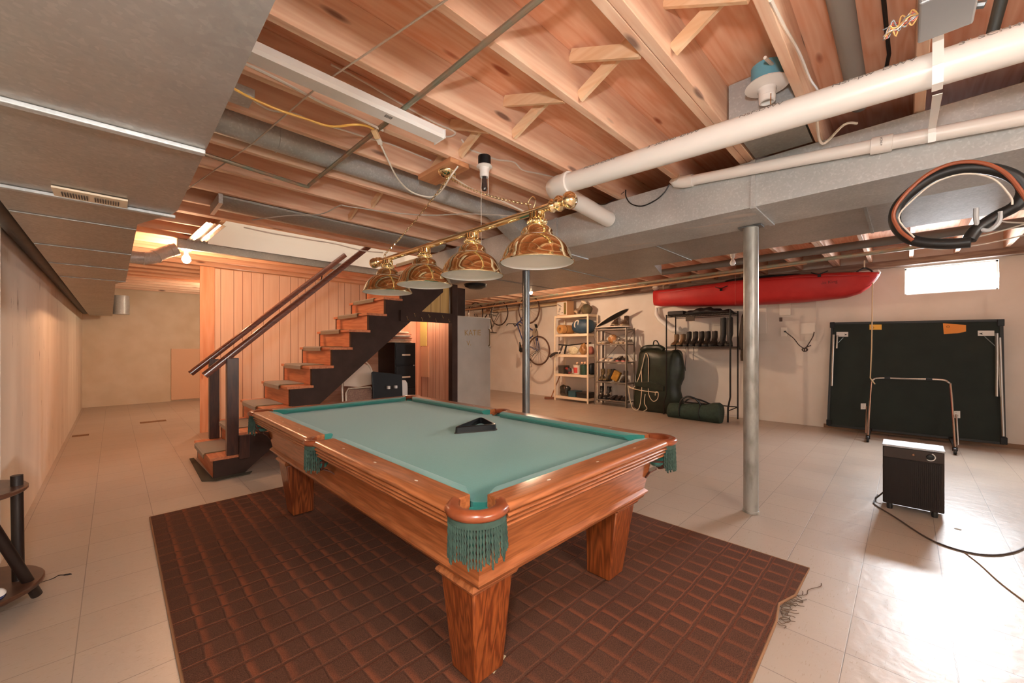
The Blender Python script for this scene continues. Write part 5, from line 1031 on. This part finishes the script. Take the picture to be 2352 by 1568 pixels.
build('pocket_flap', MB().loft([[V((7.53+o, y, z+.02*math.sin(y*9))) for y,z in ((3.94,.52),(3.34,.46),(3.34,.56),(3.6,.60),(3.94,.60))] for o in (-.008,.03)]), gv, gp, smooth=30, bevel=.008)
rope_m = mat('cream_lacing', 'dccbb0', .85); rr_ = MB(); xr = 7.53
def rl_(pts): rr_.tube(cr([atx(u,v,xr) for u,v in pts],4), .008, 6)
rl_([(1442,886),(1455,890),(1466,870),(1474,845),(1482,812),(1488,818),(1490,835),(1489,870),(1490,905),(1500,921),(1510,916),(1512,902),(1506,900),(1505,908)]); rl_([(1442,886),(1447,915),(1452,935),(1462,942),(1470,930),(1474,890),(1473,850)]); rl_([(1445,890),(1470,896),(1500,900),(1512,901)]); rl_([(1482,905),(1480,925),(1486,938),(1478,944)])
build('lacing_rope', rr_, rope_m, gp, label='cream lacing rope')
df = thing('duffel_bag', 'dark green canvas duffel bag lying on the floor under the rack', 'bag', (7.42, 2.70, 0))
dr2 = [[V((7.335+r*math.cos(a), y-.02, r*.98+.004+r*.97*math.sin(a) if math.sin(a) > -.85 else .004+.02*r)) for a in [2*PI*k/24 for k in range(24)]] for y, r in ((3.17,.10),(3.15,.128),(3.02,.140),(2.9,.136),(2.75,.148),(2.6,.150),(2.5,.148),(2.38,.172),(2.30,.176),(2.262,.165),(2.255,.05))]
cnv = mat('green_canvas', '34463a', .85, 0, '2b3a30', 25, bump=.2)
build('bag_body', MB().loft(dr2), cnv, df, smooth=60)
for y in (2.93, 2.58): build('webbing_band', MB().torus((7.335,y-.02,.146), .150 if y < 2.8 else .142, .010, (0,1,0), 28, 6), black_rubber, df)
build('handle', MB().tube(cr([(7.24,2.91,.24),(7.23,2.88,.34),(7.23,2.78,.415),(7.24,2.66,.40),(7.26,2.58,.33),(7.27,2.56,.26)],5), .016, 8).tube(cr([(7.38,2.88,.29),(7.37,2.78,.37),(7.37,2.60,.36),(7.39,2.44,.30)],5), .014, 8), black_rubber, df)

# ---------------------------------------------------------------- gear on the plastic shelves
gW = 'gear on the cream plastic shelves'
def blob(name, label, cat, c, rx, ry, rz, m, seed=0, grp=gW, e=.85, amp=.10):
    R_ = random.Random(seed); b = MB().ell((0,0,0), rx, ry, rz, 18, 11, (0,0,0), e); ph = [R_.uniform(0,6) for _ in range(6)]
    b.v = [V((p.x*(1+amp*math.sin(p.y/ry*4+ph[0])+amp*.5*math.sin(p.z/rz*7+ph[3])), p.y*(1+amp*math.sin(p.z/rz*4+ph[1])+amp*.4*math.sin(p.x/rx*6+ph[4])), max(-rz*.93, p.z*(1+amp*math.sin(p.x/rx*3+ph[2])+amp*.5*math.sin(p.y/ry*6+ph[5]))))) for p in b.v]
    z = min(p.z for p in b.v); b.v = [p+V((c[0],c[1],c[2]-z+.001)) for p in b.v]
    return solo(name, b, m, label, cat, grp, smooth=70)
t = thing('cardboard_box', 'printed cardboard box at the left on top of the plastic shelves', 'box', (7.82, 5.98, 2.066), gW)
build('carton', MB().box(7.70,7.98,5.79,6.10,2.067,2.43), cardboard, t, smooth=0, bevel=.004)
build('printed_face', MB().box(7.6975,7.70,5.80,6.09,2.08,2.40), wht_l, t, smooth=0)
pr2 = MB(); Rp = random.Random(2)
for i in range(9): y, z = 5.93+Rp.uniform(0,.14), 2.10+.03*i; pr2.box(7.6965,7.6974,y-.03-Rp.uniform(0,.02),y+.02,z,z+.012)
build('printing', pr2, black_ink, t, smooth=0); build('picture', MB().box(7.6965,7.6974,5.815,5.885,2.09,2.38), mat('box_picture', '9a5a34', .7, 0, '6b6a30', 12), t, smooth=0)
i1 = shoe('winter_boot', 'pale fur-trimmed winter boot beside the carton on the top plastic shelf', 'boot', gW, mat('grey_suede', 'a3917c', .9), tan_s, .30,.12,.13,.30, lace=wht_l); i1.location = (7.84,5.60,2.125); i1.rotation_euler = (.55,0,.3)
build('fur_cuff', MB().torus((.26*.30,0,.295), .055, .03, (0,0,1), 16, 8), mat('cream_fur', 'ead8ba', .95), i1, world=False)
blob('crumpled_bag', 'crumpled olive bag at the right on the top plastic shelf', 'bag', (7.85,5.33,2.066), .13,.13,.12, mat('olive_bag', '6a5a40', .8, 0, '4a4634', 8), 4)
mr_ = thing('rolled_mat', 'rolled tan foam mat on the second plastic shelf from the top', 'mat', (7.8, 5.88, 1.616), gW)
fm_ = mat('tan_foam', 'b8884f', .85)
build('roll', MB().lathe([(.042,-.20),(.105,-.20),(.108,-.19),(.108,.20),(.105,.205),(.042,.205),(.042,-.20)], (7.80,5.90,1.733), 28, (-1,.15,0)), fm_, mr_, smooth=50); build('tie_band', MB().torus((7.74,5.909,1.733), .109, .005, (-1,.15,0), 24, 6), blk_r, mr_)
bb2 = thing('blue_duffel', 'blue duffel bag with white handles on the second plastic shelf', 'bag', (7.85, 5.45, 1.616), gW)
build('bag_body', MB().ell((7.86,5.42,1.79), .20,.29,.172, 22, 12, (0,0,.1), .8), mat('blue_nylon', '36566b', .5, 0, '2b4356', 9, bump=.3), bb2, smooth=70); build('handle', MB().tube(cr([(7.70,5.50,1.72),(7.66,5.54,1.80),(7.67,5.52,1.90),(7.70,5.46,1.92),(7.675,5.45,1.84),(7.69,5.44,1.74)],4), .016, 6), wht_l, bb2)
sk = thing('paintball_marker', 'long black stick-like gear lying across the middle plastic shelf', 'gear', (7.8,5.6,1.126), gW)
build('barrel', MB().tube([(7.72,6.06,1.36),(7.76,5.80,1.345),(7.84,5.20,1.40)], .014, 8), black_plastic, sk); build('grip', MB().tube([(7.75,5.85,1.345),(7.74,5.87,1.24),(7.73,5.89,1.13)], .02, 8), black_plastic, sk); build('stock', MB().tube([(7.735,5.95,1.35),(7.715,5.98,1.25),(7.70,6.02,1.14)], [.02,.024,.02], 8), brown_cord, sk)
blob('white_net_bag', 'white net bag of small balls at the middle plastic shelf', 'bag', (7.74,5.62,1.126), .075,.14,.10, mat('white_net', 'e4dcc0', .7, 0, 'c4b890', 40), 7)
blob('clear_plastic_bag', 'brownish clear plastic bag on the middle plastic shelf', 'bag', (7.74,5.35,1.126), .07,.09,.13, mat('amber_plastic', 'b58a58', .25, 0, '8a5f3a', 12, coat=.4), 9, amp=.16); blob('pink_bag', 'dusty pink bag at the right end of the middle plastic shelf', 'bag', (7.93,5.30,1.126), .09,.11,.10, mat('pink_cloth', 'a8685a', .8), 11)
ci = thing('inline_skate', 'black and white skate hanging off the left of the middle plastic shelf', 'skate', (7.68,6.08,1.0), gW)
build('boot', MB().tube(cr([(7.55,6.19,1.06),(7.55,6.14,1.10),(7.56,6.05,1.15),(7.58,5.98,1.17)],4), [.03]*4+[.038]*4+[.03]*4+[.03], 8), dark_l, ci); build('trim', MB().tube([(7.565,6.02,1.19),(7.59,5.93,1.195)], .012, 6).ell((7.60,5.94,1.20),.025,.03,.02,10,6), wht_l, ci)
solo('dark_box', MB().box(7.72,7.95,5.90,6.08,.80,.85).box(7.72,7.95,5.91,6.07,.656,.80), mat('brown_tin', '4b4238', .6), 'dark lidded box at the left of the fourth plastic shelf', 'box', gW, smooth=0, bevel=.005)
blob('red_black_gear', 'red and black helmet-like gear on the fourth plastic shelf', 'gear', (7.72,5.775,.656), .06,.11,.085, mat('red_black', '1f1d1f', .4, 0, 'a3352c', 6, lo=.5, hi=.55), 13)
bk2 = thing('plastic_tub', 'white tub with a red label holding balls on the fourth plastic shelf', 'tub', (7.73,5.55,.656), gW)
build('tub', MB().lathe([(.005,.66),(.078,.66),(.09,.86),(.096,.865),(.096,.88),(.088,.88)], (7.75,5.53,0), 24), wht_l, bk2); build('tub_label', MB().loft([[V((7.75+.0875*math.cos(a)*s_, 5.53+.0875*math.sin(a)*s_, z)) for z,s_ in ((.69,.95),(.82,1.03))] for a in [math.radians(140+i*8) for i in range(11)]], False, False), mat('red_label', 'cf4a44', .6), bk2)
solo('green_bin', MB().lathe([(.005,.657),(.085,.657),(.09,.89),(.082,.89),(.078,.67)], (7.75,5.335,0), 24), mat('green_bin', '2f4a38', .5), 'dark green round bin on the fourth plastic shelf', 'bin', gW)
for i, (x, y, z) in enumerate(((7.75,5.53,.89),(7.73,5.37,.90),(7.74,5.30,.902))): solo('ball', MB().ell((x,y,z+.028), .032,.032,.032, 14, 9), mat('peach_ball_%d' % i, 'ecc3a0', .5), ['pale ball on top of the white tub','pale ball on the left of the green bin','pale ball on the right of the green bin'][i], 'ball', gW, smooth=80)
blob('dark_sack', 'dark blue-black sack at the right end of the fourth plastic shelf', 'bag', (7.93,5.25,.656), .10,.08,.14, mat('navy_sack', '1f2226', .5), 17)
blob('wrapped_bundle', 'black plastic wrapped bundle on the bottom plastic shelf', 'bundle', (7.78,5.90,.116), .11,.15,.13, mat('wrapped_plastic', '2e2c26', .2, 0, '8f8a80', 7, lo=.58, hi=.66, coat=.5), 19, amp=.18)
solo('teal_tray', MB().box(7.68,7.95,5.53,5.74,.117,.24).box(7.67,7.96,5.52,5.75,.24,.255), mat('teal_box', '2f5560', .5), 'teal lidded box on the bottom plastic shelf', 'box', gW, smooth=0, bevel=.006); solo('dark_tray', MB().box(7.68,8.0,5.20,5.50,.117,.21).box(7.67,8.01,5.19,5.51,.21,.24), mat('dark_tray', '2e2824', .5), 'dark flat tray at the right of the bottom plastic shelf', 'tray', gW, smooth=0, bevel=.008)
bm_ = thing('push_broom', 'brown wooden board and handle on the floor left of the plastic shelves', 'broom', (7.7, 6.3, 0))
build('head', MB().obox((7.66,6.28,.035), .08,.28,.05,(0,0,.5)), mat('broom_brown', '7a4a2e', .6), bm_, smooth=0, bevel=.004); build('handle', MB().tube([(7.68,6.26,.06),(8.0,6.16,.75)], .013, 8), mat('broom_handle', 'a36a3e', .5), bm_)

# ---------------------------------------------------------------- shoes on the steel shelves
gS = 'shoes on the grey steel shelves'
ss = thing('snowshoe', 'black snowshoe with a white rim tilted on top of the steel shelves', 'snowshoe', (7.85,4.6,1.70), gS)
ax = V((0,-.74,.34)).normalized(); c0 = V((7.78,4.62,1.945)); side = V((.98,0,-.1)).normalized()
op = [(c0+ax*(.43*math.cos(t))+side*(.135*math.sin(t)*(1+.25*math.cos(t)))) for t in [2*PI*i/28 for i in range(28)]]
build('rim', MB().tube(op, .011, 6, True), wht_l, ss); nrm = ax.cross(side); build('deck', MB().loft([[p*.985+c0*.015+nrm*o for p in op] for o in (-.004,.004)]), black_plastic, ss, smooth=0); build('binding', MB().tube(cr([c0+side*.10+nrm*.01, c0+nrm*.05, c0-side*.10+nrm*.01],4), .012, 6).tube(cr([c0+ax*.12+side*.09+nrm*.01, c0+ax*.12+nrm*.04, c0+ax*.12-side*.09+nrm*.01],4), .01, 6), brown_l, ss)
dup(ss, 'second white-rimmed snowshoe lying flat under the tilted one', gS, (7.87,4.704,1.506), (.43,0,0))
h1 = shoe('hiking_boot', 'brown hiking boot behind the tilted snowshoe on top of the steel shelves', 'boot', gS, brown_l, tan_s, .28,.11,.12,.22, lace=wht_l); h1.location = (7.985,4.66,1.79); h1.rotation_euler = (0,0,.15)
dup(h1, 'brown hiking boot under the tilted snowshoe on top of the steel shelves', gS, (7.985,4.42,1.775), (0,0,-.1))
s1 = shoe('sandal', 'white strapped sandal at the left of the second steel shelf', 'sandal', gS, wht_l, tan_s, .27,.10,.075, 0, lace=brown_cord); s1.location = (7.86,4.93,1.377)
for i, (y, lab) in enumerate(((4.82,'white strapped sandal beside the ball on the second steel shelf'),(4.495,'pale sandal right of the ball on the second steel shelf'),(4.385,'pale sandal near the right end of the second steel shelf'))): dup(s1, lab, gS, (7.86,y,1.377), (0,0,.1*(i-1)))
g1 = shoe('shoe', 'grey shoe at the right end of the second steel shelf', 'shoe', gS, grey_l, wht_l, .28,.10,.09); g1.location = (7.88,4.265,1.377)
bl2 = thing('volleyball', 'brown and white ball on the second steel shelf', 'ball', (7.85,4.65,1.377), gS)
build('sphere', MB().ell((7.87,4.65,1.377+.105), .105,.105,.105, 28, 18), mat('brown_ball_leather', 'b5804e', .5, 0, 'd9c7ac', 3.2, lo=.48, hi=.5), bl2, smooth=80)
bs = MB()
for axx in ((1,0,0),(0,1,.4),(.5,.3,1)): bs.torus((7.87,4.65,1.482), .1045, .0022, axx, 40, 5)
build('seams', bs, blk_r, bl2)
f1 = shoe('sneaker', 'white and brown sneaker at the left of the third steel shelf', 'shoe', gS, mat('white_brown_shoe', 'e6d6c4', .6, 0, '7a4a38', 9, lo=.5, hi=.55), wht_l, .27,.10,.07); f1.location = (7.85,4.88,.988)
dup(f1, 'white and brown sneaker in the middle of the third steel shelf', gS, (7.85,4.75,.988), (0,0,.1)); dup(f1, 'white and brown sneaker next to the pink shoe on the third steel shelf', gS, (7.85,4.62,.988), (0,0,-.1))
p1_ = shoe('sneaker', 'pink soled shoe at the right of the third steel shelf', 'shoe', gS, dark_l, mat('pink_sole', 'c86a62', .6), .27,.10,.12, lace=wht_l); p1_.location = (7.84,4.46,.988); dup(p1_, 'pink soled shoe at the far right of the third steel shelf', gS, (7.84,4.33,.988), (0,0,.1))
solo('blue_pouch', MB().ell((8.012,4.80,1.03), .04,.07,.04, 14, 8, (0,0,0), .7), mat('sky_blue', '7ba7cc', .6), 'light blue pouch at the back of the third steel shelf', 'pouch', gS, smooth=70)
c1 = shoe('camo_boot', 'camouflage boot at the left of the fourth steel shelf', 'boot', gS, camo, blk_r, .30,.115,.12,.26, lace=tan_s); c1.location = (7.86,4.92,.538); c1.rotation_euler = (0,0,.3)
dup(c1, 'camouflage boot beside its twin on the fourth steel shelf', gS, (7.85,4.77,.538), (0,0,-.1))
yb = thing('work_bag', 'yellow and black bag leaning on the fourth steel shelf', 'bag', (7.83,4.55,.536), gS)
build('bag_body', MB().obox((7.85,4.55,.665), .12,.16,.22,(.45,0,.1)), mat('mustard_canvas', 'b8862e', .8, 0, '8a6424', 10), yb, smooth=0, bevel=.02); build('strap', MB().obox((7.84,4.65,.70), .11,.05,.24,(.45,0,.1)), blk_r, yb, smooth=0, bevel=.01)
d1 = shoe('boot', 'black boot at the right end of the fourth steel shelf', 'boot', gS, dark_l, blk_r, .29,.11,.12,.24); d1.location = (7.87,4.37,.538)
k1 = shoe('skate', 'white-toed black skate at the left of the bottom steel shelf', 'skate', gS, mat('skate_black_white', '2a2420', .5, 0, 'd9cdbc', 5, lo=.5, hi=.54), blk_r, .29,.11,.13,.27, lace=wht_l); k1.location = (7.84,4.93,.138); k1.rotation_euler = (0,0,.3); dup(k1, 'white-toed black skate right of its twin on the bottom steel shelf', gS, (7.84,4.77,.138), (0,0,-.15))
o1 = shoe('shoe', 'dark dress shoe in the middle of the bottom steel shelf', 'shoe', gS, mat('dark_shoe', '2e2422', .35), blk_r, .28,.10,.09); o1.location = (7.84,4.60,.138)
for i, (y, lab) in enumerate(((4.47,'dark dress shoe second from the right on the bottom steel shelf'),(4.34,'dark dress shoe at the right end of the bottom steel shelf'))): dup(o1, lab, gS, (7.84,y,.138), (0,0,.05))

# ---------------------------------------------------------------- bicycles hung on the wall
def bike(label, M4, frame_m, tyre_m, rim_m, rack=False):
    t = thing('bicycle', label, 'bicycle', tuple(M4.translation), 'bicycles hung on the wall')
    ROOT_M = ROOT[t.name]
    def part(n, b, m, par=t, **k): b.xf(M4); return build(n, b, m, par, **k)
    R = .335; rw, fw = V((0,0,0)), V((1.04,0,0)); bbk = V((.43,0,-.06)); stt = V((.29,0,.46)); hd0, hd1 = V((.87,0,.38)), V((.83,0,.50))
    for c in (rw, fw):
        w = part('wheel', MB().torus(c, R, .017, (0,1,0), 40, 8), tyre_m)
        b = MB().torus(c, R-.022, .009, (0,1,0), 40, 6).lathe([(.012,-.04),(.02,-.03),(.012,-.02),(.012,.02),(.02,.03),(.012,.04)], c, 10, (0,1,0), True); part('rim', b, rim_m, w)
        s_ = MB()
        for k in range(18): a = 2*PI*k/18; s_.tube([c+V((.015*math.cos(a+.6),.02*(-1)**k,.015*math.sin(a+.6))), c+V(((R-.025)*math.cos(a),0,(R-.025)*math.sin(a)))], .0016, 4)
        part('spokes', s_, chrome, w)
    f = MB()
    for a, b, r in ((bbk,stt,.015),(stt+V((-.0,0,-.05)),hd1+V((0,0,-.02)),.014),(bbk,hd0,.017),(hd0+V((.01,0,-.03)),hd1+V((-.005,0,.03)),.018)): f.tube([a,b], r, 10)
    for s2 in (-.035,.035): f.tube([bbk+V((0,s2*.5,0)), rw+V((0,s2*1.4,0))], .008, 8).tube([stt+V((0,s2*.4,-.06)), rw+V((0,s2*1.4,0))], .007, 8)
    part('frame', f, frame_m)
    fk = MB()
    for s2 in (-.04,.04): fk.tube(cr([hd0+V((.01,0,-.03)), hd0+V((.015,s2,-.07)), fw+V((-.05,s2*1.2,.10)), fw+V((0,s2*1.2,0))],4), .009, 8)
    part('fork', fk, frame_m)
    part('handlebar', MB().tube([hd1, hd1+V((-.02,0,.07)), hd1+V((.06,0,.10))], .012, 8).tube(cr([hd1+V((.0,-.27,.09)), hd1+V((.05,-.20,.10)), hd1+V((.06,0,.10)), hd1+V((.05,.20,.10)), hd1+V((.0,.27,.09))],4), .011, 8), black_plastic)
    part('saddle', MB().loft([[stt+V((-.045,0,.07))+V((x, w*math.sin(a), .012*math.cos(a)+h)) for a in [2*PI*k/12 for k in range(12)]] for x,w,h in ((-.12,.05,.02),(-.08,.075,.02),(0,.05,.01),(.08,.022,.008),(.14,.012,.0))]), black_plastic); part('seat_post', MB().tube([stt, stt+V((-.045,0,.075))], .012, 8), chrome)
    ck_ = part('crankset', MB().lathe([(.02,-.045),(.095,-.045),(.095,-.041),(.02,-.041)], bbk, 22, (0,1,0), True).tube([bbk+V((0,-.05,0)), bbk+V((.12,-.06,-.12))], .009, 6).tube([bbk+V((0,.05,0)), bbk+V((-.12,.06,.12))], .009, 6), chrome)
    part('pedal', MB().obox(bbk+V((.12,-.10,-.12)), .09,.07,.022), black_plastic, ck_, bevel=.004); part('pedal', MB().obox(bbk+V((-.12,.10,.12)), .09,.07,.022), black_plastic, ck_, bevel=.004)
    part('chain', MB().tube([bbk+V((0,-.043,.093)), rw+V((0,-.043,.035)), rw+V((-.035,-.043,0)), rw+V((0,-.043,-.035)), bbk+V((0,-.043,-.093))], .005, 5), brown_cord)
    if rack:
        q = MB()
        for s2 in (-.05,.05): q.tube([V((-.30,s2,.37)), V((.22,s2,.38))], .005, 6).tube([V((-.20,s2,.37)), V((0,s2*1.2,.01))], .005, 6).tube([V((-.05,s2,.37)), V((0,s2*1.2,.01))], .005, 6)
        for xx in (-.30,-.1,.1): q.tube([V((xx,-.05,.372)), V((xx,.05,.372))], .005, 6)
        part('carrier', q, black_plastic)
    return t
def frame4(o, ex, ez):
    ex, ez = V(ex).normalized(), V(ez).normalized(); ez = (ez-ex*ez.dot(ex)).normalized(); ey = ez.cross(ex); m = Matrix((ex, ey, ez)).transposed().to_4x4(); m.translation = V(o); return m
aR, aF = atx(1237,805,7.45), atx(1215,711,7.45)
bike('blue bicycle hung nose-up on the white wall behind the shiny post', frame4(aR, aF-aR, (0,1,.3)) @ Matrix.Scale((aF-aR).length/1.04, 4), mat('blue_frame', '2c3a66', .35), mat('brown_tyre', '4f3426', .8), mat('alloy_rim', 'c9c4bc', .3, .9), True)
bR, bF = atx(1147,719,7.35), atx(1092,721,7.35)
bike('black bicycle hung upside down on the wall above the grey refrigerator', frame4(bR, bF-bR, (0,0,-1)) @ Matrix.Scale((bF-bR).length/1.04, 4), mat('black_frame', '26221f', .35), mat('dark_tyre', '3a2a22', .8), mat('alloy_rim_white', 'd8d4cc', .3, .8))
